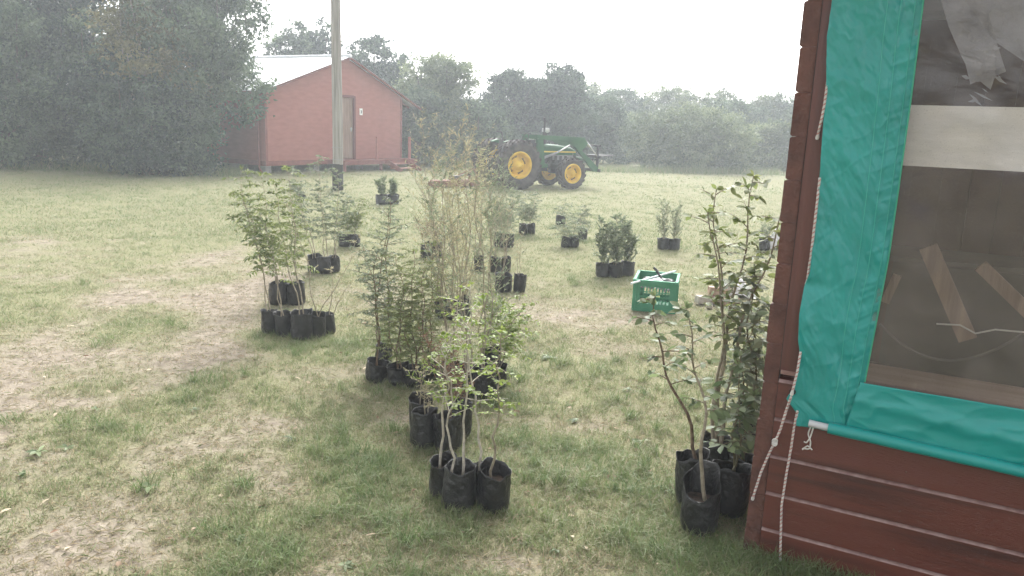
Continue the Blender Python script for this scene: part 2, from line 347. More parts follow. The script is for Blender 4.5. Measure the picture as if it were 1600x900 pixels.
GS = 'pale scrub along the far edge of the field'
tree('scrub_bush', 'wide rounded grey green bush standing alone in front of the far scrub', PX(1085, 42.5, 240), 3.0, 3.5, 'tree_pale', 21000, .12, 15, .08, group=GS, tops=4, shape=.95)
for k, (px, Y, h, r, lab) in enumerate([
        (965, 56, 5.0, 3.0, 'hazy scrub tree next after the dark trees behind the tractor'), (1035, 58, 5.3, 3.2, 'hazy scrub tree above the left half of the wide lone bush'),
        (1110, 58, 5.0, 3.2, 'hazy scrub tree above the middle of the wide lone bush'), (1180, 55, 4.8, 3.0, 'hazy scrub tree above the right end of the wide lone bush'),
        (1245, 53, 4.7, 3.0, 'hazy scrub tree half hidden by the brown corner post'), (1330, 53, 5.0, 3.2, 'hazy scrub tree hidden behind the green blind'),
        (1010, 50, 2.9, 2.4, 'low pale bush left of the wide lone bush at the far field edge'), (1205, 46, 2.7, 2.3, 'low pale bush right of the wide lone bush next to the brown post'),
        (1140, 50, 4.1, 2.6, 'pale bush rising behind the right shoulder of the wide lone bush'), (930, 60, 5.4, 2.8, 'distant pale tree in the dip right of the knobbly dark tree')]):
    tree('scrub_tree' if h > 3 else 'scrub_bush', lab, PX(px, Y, 235), h * .94, r, 'tree_pale' if k % 4 else 'tree_mid', 13000, .14, 11, .08, group=GS, tops=5)

# ------------------------------------------------------------------ red timber cabin across the field
def house():
    A = G(416, 271); Bp = G(627, 262); A[2] = Bp[2] = 0; A2 = A[:2]; e = (Bp - A); Lw = np.linalg.norm(e[:2]); ang = math.atan2(e[1], e[0])
    red = mat('red_paint', (.31, .115, .095), (.37, .145, .12), 2.5, .75, .25, 60, (1, 1, 3)); redd = mat('red_trim', (.17, .055, .045), (.26, .09, .07), 5, .7, .2)
    zinc = mat('zinc_sheet', (.72, .73, .74), (.82, .83, .84), 4, .4, .1, metal=.2, spec=.5); wood = mat('grey_door_wood', (.2, .13, .1), (.32, .22, .17), 4, .8, .4, 30, (6, 6, .4))
    conc = mat('pier_concrete', (.25, .24, .22), (.38, .36, .33), 9, .9, .4)
    t = thing('red_cabin', 'red painted timber cabin on short piers with a white sheet metal roof', 'cabin', (A[0], A[1], float(gz(*A2))), ang)
    def loc(px, py, y=0.0):          # photo pixel -> local (x,z) on the front wall plane
        d = ray(px, py); n = np.array([-math.sin(ang), math.cos(ang), 0]); k = ((A - EYE) @ n + y) / (d @ n); p = EYE + d * k - A
        return p[0] * math.cos(ang) + p[1] * math.sin(ang), p[2]
    zb = .5; xl, zl = loc(412, 143); xr, zr = loc(624, 152); xa, za = loc(541, 92); D = 8.5
    zl = 3.15; zr = 2.75; 
    W = Lw; xa = min(max(xa, W * .45), W * .62)
    print('house', W, loc(412, 140), loc(624, 152), loc(541, 88), loc(416, 250), loc(625, 247))
    zl = loc(414, 140)[1]; zr = loc(624, 152)[1]; za = loc(541, 90)[1]; zb = (loc(416, 250)[1] + loc(625, 248)[1]) / 2
    th = .1
    # front wall with a door hole: pieces butt together
    dx0, dz0 = loc(527, 244); dx1, dz1 = loc(553, 152); dz0 = zb + .02
    def ztop(x): return zl + (za - zl) * x / xa if x < xa else za + (zr - za) * (x - xa) / (W - xa)
    b = MB()
    P = lambda a, c, hh: (a, hh, c)
    b.prism([(0, zb), (dx0, zb), (dx0, ztop(dx0)), (0, ztop(0))], 0, th, P)
    b.prism([(dx0, dz1), (dx1, dz1), (dx1, ztop(dx1)), (dx0, ztop(dx0))] if not dx0 < xa < dx1 else [(dx0, dz1), (dx1, dz1), (dx1, ztop(dx1)), (xa, za), (dx0, ztop(dx0))], 0, th, P)
    pr = [(dx1, zb), (W, zb), (W, zr)] + ([(xa, za)] if xa > dx1 else []) + [(dx1, ztop(dx1))]; b.prism(pr, 0, th, P)
    k = zb + .02
    while k < za - .1:                 # horizontal board laps, proud of the wall
        for x0, x1 in (((0.0, dx0 - .07), (dx1 + .07, W)) if k < dz1 else ((0.0, W),)):
            if k > min(zl, zr) - .05:
                xs_ = [x for x in np.linspace(x0, x1, 60) if ztop(x) > k + .02]
                if len(xs_) < 2: continue
                x0, x1 = xs_[0], xs_[-1]
            b.box(((x0 + x1) / 2, -.006, k), (x1 - x0, .012, .014))
        k += .16
    b.build('front_wall', red, t)
    s = MB(); s.box((.05, D / 2 + .05, (zb + zl) / 2 - .02), (.1, D - .1, zl - zb - .04))
    for q in np.arange(zb + .1, zl - .1, .16): s.box((-.006, D / 2 + .05, q), (.012, D - .1, .014))
    s.build('side_wall', red, t)
    s = MB(); s.box((W - .05, D / 2 + .05, (zb + zr) / 2 - .02), (.1, D - .1, zr - zb - .04)); s.build('side_wall', red, t)
    s = MB(); s.prism([(.1, zb), (W - .1, zb), (W - .1, zr - .05), (xa, za - .05), (.1, zl - .05)], D - .1, D, P); s.build('back_wall', red, t)
    s = MB(); s.box((W / 2, D / 2, zb - .09), (W, D, .17)); s.build('floor_frame', redd, t)
    # roof: corrugated sheets
    ov = .25; xr2 = W + 1.0; xl2 = -.28
    sl_l = (za - zl) / xa; sl_r = (za - zr) / (W - xa)
    def sheet(x0, z0, x1, z1):
        m = MB(); y = np.arange(-ov, D + .3, .035); cz = .012 * np.cos(y / .076 * 6.283)
        q = np.linspace(0, 1, 5); X = x0 + (x1 - x0) * q; Z = z0 + (z1 - z0) * q; n = len(y)
        for dz_, up_ in ((.05, 1), (.035, 0)):
            v = np.stack([np.repeat(X, n), np.tile(y, 5), np.repeat(Z, n) + dz_ + np.tile(cz, 5)], -1); i = (np.arange(4)[:, None] * n + np.arange(n - 1)[None]).ravel()
            m.add(v, np.stack([i, i + n, i + n + 1, i + 1], -1), True)
        return m
    r = sheet(xl2, zl + sl_l * xl2, xa, za).build('roof', zinc, t)
    r2 = sheet(xa, za, xr2, za - sl_r * (xr2 - xa)).build('roof', zinc, t)
    q = MB(); q.tube([(xa, -ov - .02, za + .07), (xa, D + .3, za + .07)], .07, 8); q.build('ridge_cap', zinc, r)
    q = MB(); q.bar((xl2, -ov + .02, zl + sl_l * xl2 - .05), (xa - .02, -ov + .02, za - .03), .03, .14, (0, 1, 0)); q.build('fascia', redd, r)
    q = MB(); q.bar((xa + .02, -ov + .02, za - .03), (xr2, -ov + .02, za - sl_r * (xr2 - xa) - .05), .03, .14, (0, 1, 0)); q.build('fascia', redd, r2)
    for yy in (.4, 2.8, 5.2, 7.6): q = MB(); q.bar((W, yy, zr - .05), (xr2 - .05, yy, za - sl_r * (xr2 - .05 - xa) - .03), .05, .08, (0, 1, 0)); q.build('eave_rafter', redd, t)
    # door
    d = MB(); nb = 6; bw = (dx1 - dx0 - .12) / nb
    for i in range(nb): d.box((dx0 + .06 + bw * (i + .5), .05, (dz0 + dz1) / 2 - .02), (bw - .008, .04, dz1 - dz0 - .06))
    d.box(((dx0 + dx1) / 2, .078, (dz0 + dz1) / 2), (dx1 - dx0 - .1, .012, dz1 - dz0 - .05)); dr = d.build('door', wood, t)
    d = MB(); d.box((dx0 + .0, -.02, (dz0 + dz1) / 2), (.1, .06, dz1 - dz0 + .1)); d.box((dx1, -.02, (dz0 + dz1) / 2), (.1, .06, dz1 - dz0 + .1)); d.box(((dx0 + dx1) / 2, -.022, dz1 + .02), (dx1 - dx0 - .1, .06, .1)); d.build('frame', mat('dark_red_frame', (.13, .03, .028)), dr)
    d = MB(); d.box((dx1 - .17, .0, (dz0 + dz1) / 2 - .05), (.03, .03, .16)); d.tube([(dx1 - .17, -.01, (dz0 + dz1) / 2 - .03), (dx1 - .17, -.05, (dz0 + dz1) / 2 - .03), (dx1 - .28, -.05, (dz0 + dz1) / 2 - .03)], .012, 6); d.build('handle', mat('dull_steel', (.5, .5, .5), rough=.4, metal=.9), dr)
    # corner boards, downpipe, piers
    for x in (.04, W - .04):
        q = MB(); q.box((x, -.012, (zb + ztop(x)) / 2 - .04), (.1, .025, ztop(x) - zb - .1)); q.build('corner_board', redd, t)
    q = MB(); q.tube([(-.14, .25, zl - .1), (-.1, .25, zl - .35), (-.1, .25, .2), (-.16, .05, .05)], .04, 8); q.build('downpipe', redd, t)
    for x in (.25, W * .35, W * .68, W - .25):
        for y in (.3, 3.2, 6.0, 8.2):
            q = MB(); q.box((x, y, (zb - .18) / 2 - .06), (.26, .26, zb - .18 + .12)); q.build('pier', conc, t)
    # deck and steps by the door
    q = MB(); px0 = dx0 - .4; px1 = W + .12
    for i in range(4): q.box(((px0 + px1) / 2, -.14 - .2 * i, zb - .02), (px1 - px0, .19, .04))
    q.box(((px0 + px1) / 2, -.78, zb - .11), (px1 - px0, .05, .14)); dk = q.build('deck', redd, t)
    for x in (dx1 + .6, W - .3):
        p = MB(); p.box((x, -.72, zb + .45), (.09, .09, 1.0)); p.build('rail_post', red, dk)
    for x in (px0 + .1, (px0 + px1) / 2, px1 - .1):
        p = MB(); p.box((x, -.7, zb / 2 - .12), (.1, .1, zb + .05)); p.build('deck_post', redd, dk)
    st = MB(); sx = W - 1.35
    st.box((sx, -.88, zb - .13), (1.3, .04, .12)); s_ = st.build('steps', redd, t)
    for sgn in (-1, 1): st = MB(); st.bar((sx + sgn * .62, -.9, zb - .06), (sx + sgn * .62, -1.75, .0), .04, .2, (0, 0, 1)); st.build('stringer', redd, s_)
    for i in range(3):
        p = MB(); p.box((sx + .05, -.98 - .3 * i, zb - .17 - .17 * i), (1.45, .27, .04)); p.build('tread', mat('worn_red_tread', (.3, .13, .1), (.42, .25, .2), 8, .85), s_)
    # the little notice
    x, z = loc(563.5, 174.5); nx = math.cos(ang); px_ = A[0] + x * nx + .03 * math.sin(ang); py_ = A[1] + x * math.sin(ang) - .03 * math.cos(ang)
    sg = thing('wall_sign', 'small white notice with a black half round mark beside the cabin door', 'sign', (px_, py_, z + float(gz(*A2))), ang)
    q = MB(); q.box((0, .005, 0), (.17, .012, .27)); q.build('plate', mat('white_board', (.8, .8, .78)), sg)
    q = MB(); a = np.linspace(-math.pi / 2, math.pi / 2, 14); q.prism([(-.02 + .055 * math.cos(i), .075 * math.sin(i) - .005) for i in a] + [(-.02, .025), (.005, -.005), (-.02, -.035)], -.006, -.002, P); q.build('symbol', mat('black_ink', (.02, .02, .02)), sg)
house()

# ------------------------------------------------------------------ wooden pole
g = G(528, 297); t = thing('utility_pole', 'weathered grey wooden pole with a black tarred foot standing before the red cabin', 'pole', (g[0], g[1], float(gz(g[0], g[1]))))
b = MB(); zz = np.linspace(.75, 9.5, 14); b.tube(np.stack([.01 * np.sin(zz), 0 * zz, zz], -1), np.linspace(.155, .125, 14), 18); b.build('shaft', mat('weathered_pole', (.17, .155, .14), (.36, .34, .31), 5, .9, .7, 12, (3, 3, .16), c3=(.27, .25, .225)), t)
b = MB(); zz = np.linspace(-.2, .765, 6); b.tube(np.stack([0 * zz, 0 * zz, zz], -1), [.165, .165, .165, .164, .163, .159], 18); b.build('tarred_foot', mat('tar', (.012, .012, .013), (.035, .033, .032), 12, .7, .5), t)
b = MB()
for zb_ in (.9, 1.25): b.tube([(.157 * math.cos(a), .157 * math.sin(a), zb_) for a in np.linspace(0, 6.283, 25)], .006, 5, cap=False)
b.build('band', mat('galvanised_wire', (.3, .3, .3), rough=.5, metal=.8), t)
OBST.append((g[0], g[1], .18))

# ------------------------------------------------------------------ near cabin on the right: plank wall, jamb post, blind
CA = R(27.5); P0 = G(1183, 872); P0[2] = 0; CN = np.array([math.sin(CA), math.cos(CA), 0]); CD = np.array([math.cos(CA), -math.sin(CA), 0])
def WP(px, py, back=0.0):            # photo pixel -> (u, y, z) in the cabin's own axes, on the plane 'back' metres behind the wall face
    d = ray(px, py); k = ((P0 - EYE) @ CN + back) / (d @ CN); p = EYE + d * k - P0
    return np.array([p @ CD, back, p[2]])
def cabin():
    varn = mat('varnished_plank', (.048, .013, .009), (.11, .028, .019), 2.2, .36, .22, 60, (.35, 1, 6), c3=(.11, .027, .016), spec=.5, rvar=.1)
    jambm = mat('dark_jamb', (.075, .022, .016), (.115, .035, .025), 3, .45, .2, 40, (6, 1, .5))
    endm = mat('plank_end_grain', (.07, .026, .018), (.13, .05, .034), 9, .75, .6, 40)
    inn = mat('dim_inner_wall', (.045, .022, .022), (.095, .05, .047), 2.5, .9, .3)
    t = thing('timber_cabin', 'dark red brown varnished plank cabin carrying the green blind', 'cabin', P0, -CA)
    pitch = .203; z = -.06; Wd = 3.0; k = 0; zs = 1.035
    z0 = WP(1181, 820)[2] - pitch
    zz = [z0 + pitch * i for i in range(-1, 5)]
    worn_lit = mat('worn_lit_groove', (.2, .11, .1), (.34, .23, .21), 20, .6)  # worn chamfer, with its sky highlight lightened into the colour too
    prof = lambda a, c: [(0, a), (0, c - .02), (.016, c - .006), (.05, c - .001), (.05, a)]
    n = 0
    for i, a in enumerate(zz):
        c = min(a + pitch, zs); a = max(a, -.05)
        if c - a < .03: continue
        b = MB(); b.prism(prof(a, c), .004, Wd, lambda y, zq, h: (h, y, zq)); f_ = b.f[1]; b.f[1] = (f_[0], f_[1], f_[2], 1); b.build('wall_plank', [varn, worn_lit], t)
    # nail heads
    nl = MB()
    for a in zz:
        for u in (.05, .62, 1.2): nl.lathe([(0, -.002), (.004, -.002), (.0045, 0)], 8, (u, 0, a + .06), 'y')
    # corner of stacked plank ends
    zc = -.05; i = 0
    while zc < 3.0:
        h = .203; b = MB(); s = rng.uniform(-.004, .004); wv = .075 + rng.uniform(-.006, .004)
        b.prism([(-wv, zc + .007), (-wv + .01, zc), (0, zc), (0, zc + h - .002), (-wv + .01, zc + h - .002), (-wv, zc + h - .008)], .012 + s, .16, lambda u, zq, hh: (u, hh, zq))
        b.build('plank_end', endm, t); zc += h; i += 1
    b = MB(); b.box((.0, .052, 1.5), (.006, .07, 3.1)); b.build('corner_joint', mat('dark_gap', (.012, .006, .005)), t)
    b = MB(); b.box((.175, .03, (zs + 3.0) / 2 + .004), (.34, .062, 3.0 - zs - .008)); b.build('jamb_post', jambm, t)
    b = MB(); b.box((.175, .02, zs + .0), (.33, .06, .02)); b.build('sill_strip', mat('pale_worn_edge', (.22, .12, .1), (.34, .22, .19), 14, .7), t)
    b = MB(); b.box((2.6, .03, (zs + 3.0) / 2), (.3, .062, 3.0 - zs)); b.build('jamb_post', jambm, t)
    b = MB(); b.box((1.5, .03, 2.98), (2.9, .058, .2)); b.build('lintel', jambm, t)
    b = MB(); b.prism([(0, -.05), (0, 3.05), (.07, 3.05), (.07, -.05)], .165, 3.4, lambda u, zq, h: (u - .07, h, zq)); b.build('side_wall', varn, t)
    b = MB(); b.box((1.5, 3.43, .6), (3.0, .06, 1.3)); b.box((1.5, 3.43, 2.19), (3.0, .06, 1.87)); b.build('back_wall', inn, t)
    b = MB(); b.box((3.03, 1.75, .6), (.06, 3.4, 1.3)); b.build('side_wall', varn, t)  # unseen side left open above this low wall, added to let skylight in
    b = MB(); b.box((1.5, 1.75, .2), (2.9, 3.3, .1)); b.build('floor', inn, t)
    b = MB(); b.box((1.5, 1.6, 3.16), (3.5, 4.1, .06)); b.build('roof', mat('roof_zinc', (.4, .41, .42), (.55, .56, .57), 4, .5, metal=.4), t)
    # things seen dimly through the clear sheet, plus a cut-out for its reflection: all fixed to the cabin
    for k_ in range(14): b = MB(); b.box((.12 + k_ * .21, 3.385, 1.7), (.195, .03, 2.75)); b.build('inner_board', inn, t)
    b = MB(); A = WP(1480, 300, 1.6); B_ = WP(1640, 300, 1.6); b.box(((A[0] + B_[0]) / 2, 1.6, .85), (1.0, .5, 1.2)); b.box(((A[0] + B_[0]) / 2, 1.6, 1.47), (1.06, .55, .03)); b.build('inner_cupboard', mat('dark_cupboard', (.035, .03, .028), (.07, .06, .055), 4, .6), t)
    timber = mat('pale_timber', (.16, .11, .085), (.28, .2, .15), 5, .8, .3, 30, (5, 5, .5))
    for p, q, bk, wd in (((1450, 385), (1512, 530), .55, .085), ((1532, 415), (1625, 505), .7, .065), ((1383, 472), (1402, 430), .4, .04)):
        b = MB(); b.bar(WP(*p, bk), WP(*q, bk), wd, .04, (0, 1, 0)); b.build('brace', timber, t)
    b = MB(); A = WP(1400, 600, .35); B_ = WP(1800, 660, .35); b.box((1.4, .75, A[2] - .14), (2.3, .7, .05)); b.build('bench_top', mat('bench_wood', (.3, .2, .15), (.42, .3, .24), 4, .6, .2, 20, (.5, 4, 4)), t)
    b = MB(); p = WP(1426, 164, .08); q = WP(1700, 274, .08); b.box(((p[0] + q[0]) / 2 + .3, .09, (p[2] + q[2]) / 2), (q[0] - p[0] + .7, .012, p[2] - q[2])); b.build('pale_panel', mat('pale_sheet', (.66, .66, .62), (.84, .83, .79), 3.5, .4, .15, 9, (1, 1, 3), c3=(.76, .75, .71)), t)
    b = MB(); sg = np.linspace(0, 1, 14); a = WP(1375, 506, .5); c = WP(1600, 520, .5); pts = a + np.outer(sg, c - a); pts[:, 2] -= .17 * 4 * sg * (1 - sg); b.tube(pts, .007, 6); b.build('hanging_cable', mat('grey_cable', (.09, .085, .08)), t)
    b = MB(); ol = [(1462, -60), (1470, 0), (1482, 42), (1500, 84), (1508, 100), (1516, 132), (1530, 126), (1548, 140), (1556, 118), (1572, 112), (1552, 96), (1546, 60), (1544, 22), (1556, 12), (1570, 24), (1586, 54), (1600, 96), (1640, 118), (1720, 120), (1720, -60)]  # added cut-out shaped like the bright reflection on the vinyl
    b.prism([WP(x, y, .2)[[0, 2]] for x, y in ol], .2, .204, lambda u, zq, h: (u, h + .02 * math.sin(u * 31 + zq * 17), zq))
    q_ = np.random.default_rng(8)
    for k_ in range(34):  # thin slivers modelled as the glints in that reflection
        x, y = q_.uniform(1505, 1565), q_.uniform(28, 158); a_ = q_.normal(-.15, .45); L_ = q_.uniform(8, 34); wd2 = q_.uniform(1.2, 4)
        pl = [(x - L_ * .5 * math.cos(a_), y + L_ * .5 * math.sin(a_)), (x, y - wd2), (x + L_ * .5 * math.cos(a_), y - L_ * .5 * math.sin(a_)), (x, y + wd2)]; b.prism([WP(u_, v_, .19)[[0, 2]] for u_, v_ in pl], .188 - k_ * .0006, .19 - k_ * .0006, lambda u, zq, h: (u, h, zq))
    b.build('reflection_cutout', mat('reflection_grey', (.2, .2, .215), (.3, .3, .32), 6, .5, .4), t)
    ln = MB()
    for p in (((1463, 506), (1500, 508), (1524, 521), (1545, 517), (1555, 515), (1600, 519), (1660, 515)),):
        ln.tube([WP(*q, .45) for q in p], .0045, 5)
    ln.build('wire', mat('pale_wire', (.5, .48, .45)), t)
    nl.build('nail_heads', mat('rusty_nail', (.12, .07, .05), rough=.6, metal=.4), t)['kind'] = 'stuff'

    # ---- the roll down blind
    pvc = bpy.data.materials.new('teal_pvc'); pvc.use_nodes = True; nn = pvc.node_tree.nodes; l = pvc.node_tree.links; bs = nn['Principled BSDF']
    bs.inputs['Roughness'].default_value = .32; bs.inputs['Specular IOR Level'].default_value = .5; bs.inputs['Coat Weight'].default_value = .08; bs.inputs['Coat Roughness'].default_value = .3
    tc = nn.new('ShaderNodeTexCoord'); n1 = nn.new('ShaderNodeTexNoise'); n1.inputs['Scale'].default_value = 4; n1.inputs['Detail'].default_value = 9; l.new(tc.outputs['Object'], n1.inputs[0])
    rp = nn.new('ShaderNodeValToRGB'); rp.color_ramp.elements[0].color = (.004, .23, .21, 1); rp.color_ramp.elements[1].color = (.015, .36, .335, 1); l.new(n1.outputs[0], rp.inputs[0]); l.new(rp.outputs[0], bs.inputs['Base Color'])
    n2 = nn.new('ShaderNodeTexNoise'); n2.inputs['Scale'].default_value = 14; n2.inputs['Detail'].default_value = 3; n2.inputs['Distortion'].default_value = 1.2; l.new(tc.outputs['Object'], n2.inputs[0])
    n3 = nn.new('ShaderNodeTexNoise'); n3.inputs['Scale'].default_value = 700; l.new(tc.outputs['Object'], n3.inputs[0])
    b1 = nn.new('ShaderNodeBump'); b1.inputs['Strength'].default_value = .1; b1.inputs['Distance'].default_value = .02; l.new(n2.outputs[0], b1.inputs['Height'])
    b2 = nn.new('ShaderNodeBump'); b2.inputs['Strength'].default_value = .12; b2.inputs['Distance'].default_value = .001; l.new(n3.outputs[0], b2.inputs['Height']); l.new(b1.outputs[0], b2.inputs['Normal']); l.new(b2.outputs[0], bs.inputs['Normal'])
    tr = nn.new('ShaderNodeBsdfTranslucent'); tr.inputs[0].default_value = (.01, .3, .22, 1); mx = nn.new('ShaderNodeMixShader'); mx.inputs[0].default_value = .12
    l.new(bs.outputs[0], mx.inputs[1]); l.new(tr.outputs[0], mx.inputs[2]); l.new(mx.outputs[0], nn['Material Output'].inputs[0])
    bl = thing('roll_down_blind', 'teal green PVC blind with a clear window, laced to the dark cabin post', 'blind', P0, -CA)
    Lp = np.array([(1303, -70), (1300, 0), (1292, 60), (1291, 130), (1286, 200), (1281, 270), (1274, 350), (1266, 425), (1257, 446), (1250, 490), (1248, 530), (1251, 560), (1243, 600), (1229, 622), (1240, 638), (1246, 645), (1244, 664)], float)
    Rp = np.array([(1452, -70), (1442, 0), (1421, 165), (1405, 280), (1388, 400), (1350, 598), (1340, 684)], float)
    def interp(P, y): return np.interp(y, P[:, 1], P[:, 0])
    rows, cols = 380, 90; b = MB(); V = np.zeros((rows, cols, 3)); SE = np.array([(.62, .006), (.78, .004)])
    for i in range(rows):
        s = i / (rows - 1); yl = -70 + s * 734; yr = -70 + s * 754; xl = interp(Lp, yl); xr = interp(Rp, yr)
        if yl > 560: xl = interp(Lp, yl)
        for j in range(cols):
            q = j / (cols - 1); V[i, j] = WP(xl + (xr - xl) * q, yl + (yr - yl) * q, -.035)
    S, Q = np.meshgrid(np.linspace(0, 1, rows), np.linspace(0, 1, cols), indexing='ij')
    wr = .036 * (fbm(Q * 2.2 + S * 3, S * 14 - Q * 3, 71) - .5) + .009 * (fbm(Q * 9 + S * 6, S * 40 - Q * 8, 72, 3) - .5) * (1.2 - Q)
    wr += .03 * np.exp(-((S - .78) / .09) ** 2) * np.exp(-((Q - .15) / .3) ** 2) - .012 * np.exp(-((S - .70) / .012) ** 2) * np.exp(-(Q / .3) ** 2)
    wr += .008 * np.exp(-((S - .25 - .06 * Q) / .02) ** 2) * np.exp(-((Q - .3) / .25) ** 2)
    wr += np.where((Q > .6) & (Q < .93), .0035, 0) * (1 + .0 * S) + .005 * np.exp(-((Q - .775) / .012) ** 2)        # doubled, sewn border
    wr += .006 * (fbm(Q * 3, S * 60, 73, 2) - .5) * np.clip((Q - .75) / .1, 0, 1)
    rg_ = lambda a, c, sd: (1 - np.abs(2 * fbm(a, c, sd, 3) - 1)) ** 6
    wr += .006 * rg_(Q * 2.3 + S * 5 + 2 * fbm(Q * 2, S * 5, 99), S * 7 - Q * 2.5, 95) * (1.1 - Q) + .003 * rg_(Q * 1.2 - S * 2, S * 19 + Q * 5 * fbm(Q, S * 3, 93), 96) + .0045 * rg_(Q * 1.0, S * 45 + Q * 4, 97) * (Q > .72)
    V[:, :, 1] -= wr
    for qq in (.62, .775, .93):
        j = int(qq * (cols - 1)); h = MB(); h.tube(V[::6, j] - [0, .0015, 0], .0016, 5); h.build('seam', mat('seam_thread', (.04, .4, .33), rough=.6) if qq == .62 else bpy.data.materials['seam_thread'], bl)
    idx = (np.arange(rows - 1)[:, None] * cols + np.arange(cols - 1)[None]).ravel(); F4 = np.stack([idx, idx + 1, idx + cols + 1, idx + cols], -1)
    b.add(V.reshape(-1, 3), F4, True)
    r2, c2 = 40, 140; V2 = np.zeros((r2, c2, 3)); tp = [(1344, 597), (1600, 640), (1850, 684)]; bt = [(1318, 676), (1600, 741), (1850, 800)]
    for j in range(c2):
        q = j / (c2 - 1); x1 = 1344 + q * 506; y1 = np.interp(x1, [p[0] for p in tp], [p[1] for p in tp]); x2 = 1318 + q * 532; y2 = np.interp(x2, [p[0] for p in bt], [p[1] for p in bt])
        for i in range(r2):
            s = i / (r2 - 1); V2[i, j] = WP(x1 + (x2 - x1) * s, y1 + (y2 - y1) * s, -.047)
    S2, Q2 = np.meshgrid(np.linspace(0, 1, r2), np.linspace(0, 1, c2), indexing='ij')
    V2[:, :, 1] -= .006 * (1 - np.abs(2 * fbm(Q2 * 6 + S2 * 2, S2 * 2 - Q2 * 4, 98, 3) - 1)) ** 5 + .04 * (fbm(Q2 * 5 + S2 * 1.5, S2 * 1.6 - Q2 * 2, 75, 3) - .5) * np.sin(np.pi * np.clip(S2, 0.05, 1)) + .012 * np.exp(-((S2 - .35 - .3 * Q2) / .12) ** 2)
    idx = (np.arange(r2 - 1)[:, None] * c2 + np.arange(c2 - 1)[None]).ravel()
    b2_ = MB(); b2_.add(V2.reshape(-1, 3), np.stack([idx, idx + 1, idx + c2 + 1, idx + c2], -1), True)
    fb = b.build('side_border', pvc, bl); md = fb.modifiers.new('thick', 'SOLIDIFY'); md.thickness = .002; md.offset = 1
    fb = b2_.build('bottom_border', pvc, bl); md = fb.modifiers.new('thick', 'SOLIDIFY'); md.thickness = .002; md.offset = 1
    h = MB(); ps = np.array([WP(1294 + q * 556, np.interp(1294 + q * 556, [1294, 1600, 1850], [668, 737, 796]), -.062) for q in np.linspace(0, 1, 40)]); ps[:, 2] += .003 * (fbm(np.linspace(0, 9, 40), np.zeros(40), 4) - .5)
    h.tube(ps, .027 + .003 * fbm(np.linspace(0, 14, 40), np.zeros(40), 5), 12); h.build('hem', pvc, bl)
    h = MB(); h.tube([WP(1264, 661, -.058), WP(1300, 669.5, -.06)], .0175, 12); h.build('batten_pipe', mat('grey_pipe', (.48, .48, .5), rough=.45), bl)
    h = MB(); c = WP(1238, 612, -.075); h.tube([c + np.array([.013 * math.cos(a), 0, .013 * math.sin(a)]) for a in np.linspace(0, 6.283, 17)], .004, 6, cap=False); h.build('eyelet', mat('dark_eyelet', (.05, .03, .03), rough=.4, metal=.6), bl)
    # piping along the window edge
    h = MB(); h.tube([WP(interp(Rp, y) + 1, y, -.051) for y in np.linspace(-70, 597, 30)], .0035, 5); h.build('edge_binding', mat('green_binding', (.03, .33, .2), rough=.5), bl)
    # clear sheet
    cv = bpy.data.materials.new('clear_vinyl'); cv.use_nodes = True; nn = cv.node_tree.nodes; l = cv.node_tree.links; nn.remove(nn['Principled BSDF'])
    tp_ = nn.new('ShaderNodeBsdfTransparent'); tp_.inputs[0].default_value = (.86, .84, .84, 1); gl = nn.new('ShaderNodeBsdfGlossy'); gl.inputs['Roughness'].default_value = .09; df = nn.new('ShaderNodeBsdfDiffuse'); df.inputs[0].default_value = (.5, .43, .41, 1)
    tc = nn.new('ShaderNodeTexCoord'); n1 = nn.new('ShaderNodeTexNoise'); n1.inputs['Scale'].default_value = 3.0; n1.inputs['Detail'].default_value = 5; n1.inputs['Distortion'].default_value = .5; l.new(tc.outputs['Object'], n1.inputs[0])
    bp = nn.new('ShaderNodeBump'); bp.inputs['Strength'].default_value = .5; bp.inputs['Distance'].default_value = .02; l.new(n1.outputs[0], bp.inputs['Height']); l.new(bp.outputs[0], gl.inputs['Normal'])
    n2 = nn.new('ShaderNodeTexNoise'); n2.inputs['Scale'].default_value = 160; n2.inputs['Detail'].default_value = 3; l.new(tc.outputs['Object'], n2.inputs[0])
    n4 = nn.new('ShaderNodeTexNoise'); n4.inputs['Scale'].default_value = 5; n4.inputs['Detail'].default_value = 6; l.new(tc.outputs['Object'], n4.inputs[0])
    m1 = nn.new('ShaderNodeMapRange'); m1.inputs[1].default_value = .6; m1.inputs[2].default_value = .8; m1.inputs[3].default_value = .0; m1.inputs[4].default_value = .5; l.new(n2.outputs[0], m1.inputs[0])
    m2 = nn.new('ShaderNodeMapRange'); m2.inputs[1].default_value = .35; m2.inputs[2].default_value = .75; m2.inputs[3].default_value = .07; m2.inputs[4].default_value = .17; l.new(n4.outputs[0], m2.inputs[0])
    ad = nn.new('ShaderNodeMath'); ad.operation = 'MULTIPLY_ADD'; ad.inputs[1].default_value = .55; l.new(m1.outputs[0], ad.inputs[0]); l.new(m2.outputs[0], ad.inputs[2])
    x1 = nn.new('ShaderNodeMixShader'); l.new(ad.outputs[0], x1.inputs[0]); l.new(tp_.outputs[0], x1.inputs[1]); l.new(df.outputs[0], x1.inputs[2])
    fr = nn.new('ShaderNodeFresnel'); fr.inputs[0].default_value = 1.6; l.new(bp.outputs[0], fr.inputs['Normal']); x2 = nn.new('ShaderNodeMixShader'); l.new(fr.outputs[0], x2.inputs[0]); l.new(x1.outputs[0], x2.inputs[1]); l.new(gl.outputs[0], x2.inputs[2]); l.new(x2.outputs[0], nn['Material Output'].inputs[0])
    r3, c3 = 70, 60; V3 = np.zeros((r3, c3, 3))
    for i in range(r3):
        s = i / (r3 - 1)
        for j in range(c3):
            q = j / (c3 - 1); yl = -70 + s * 672; xl = interp(Rp, yl) - 6; yr = -70 + s * 762; V3[i, j] = WP(xl + (1850 - xl) * q, yl + (yr - yl) * q, -.03)
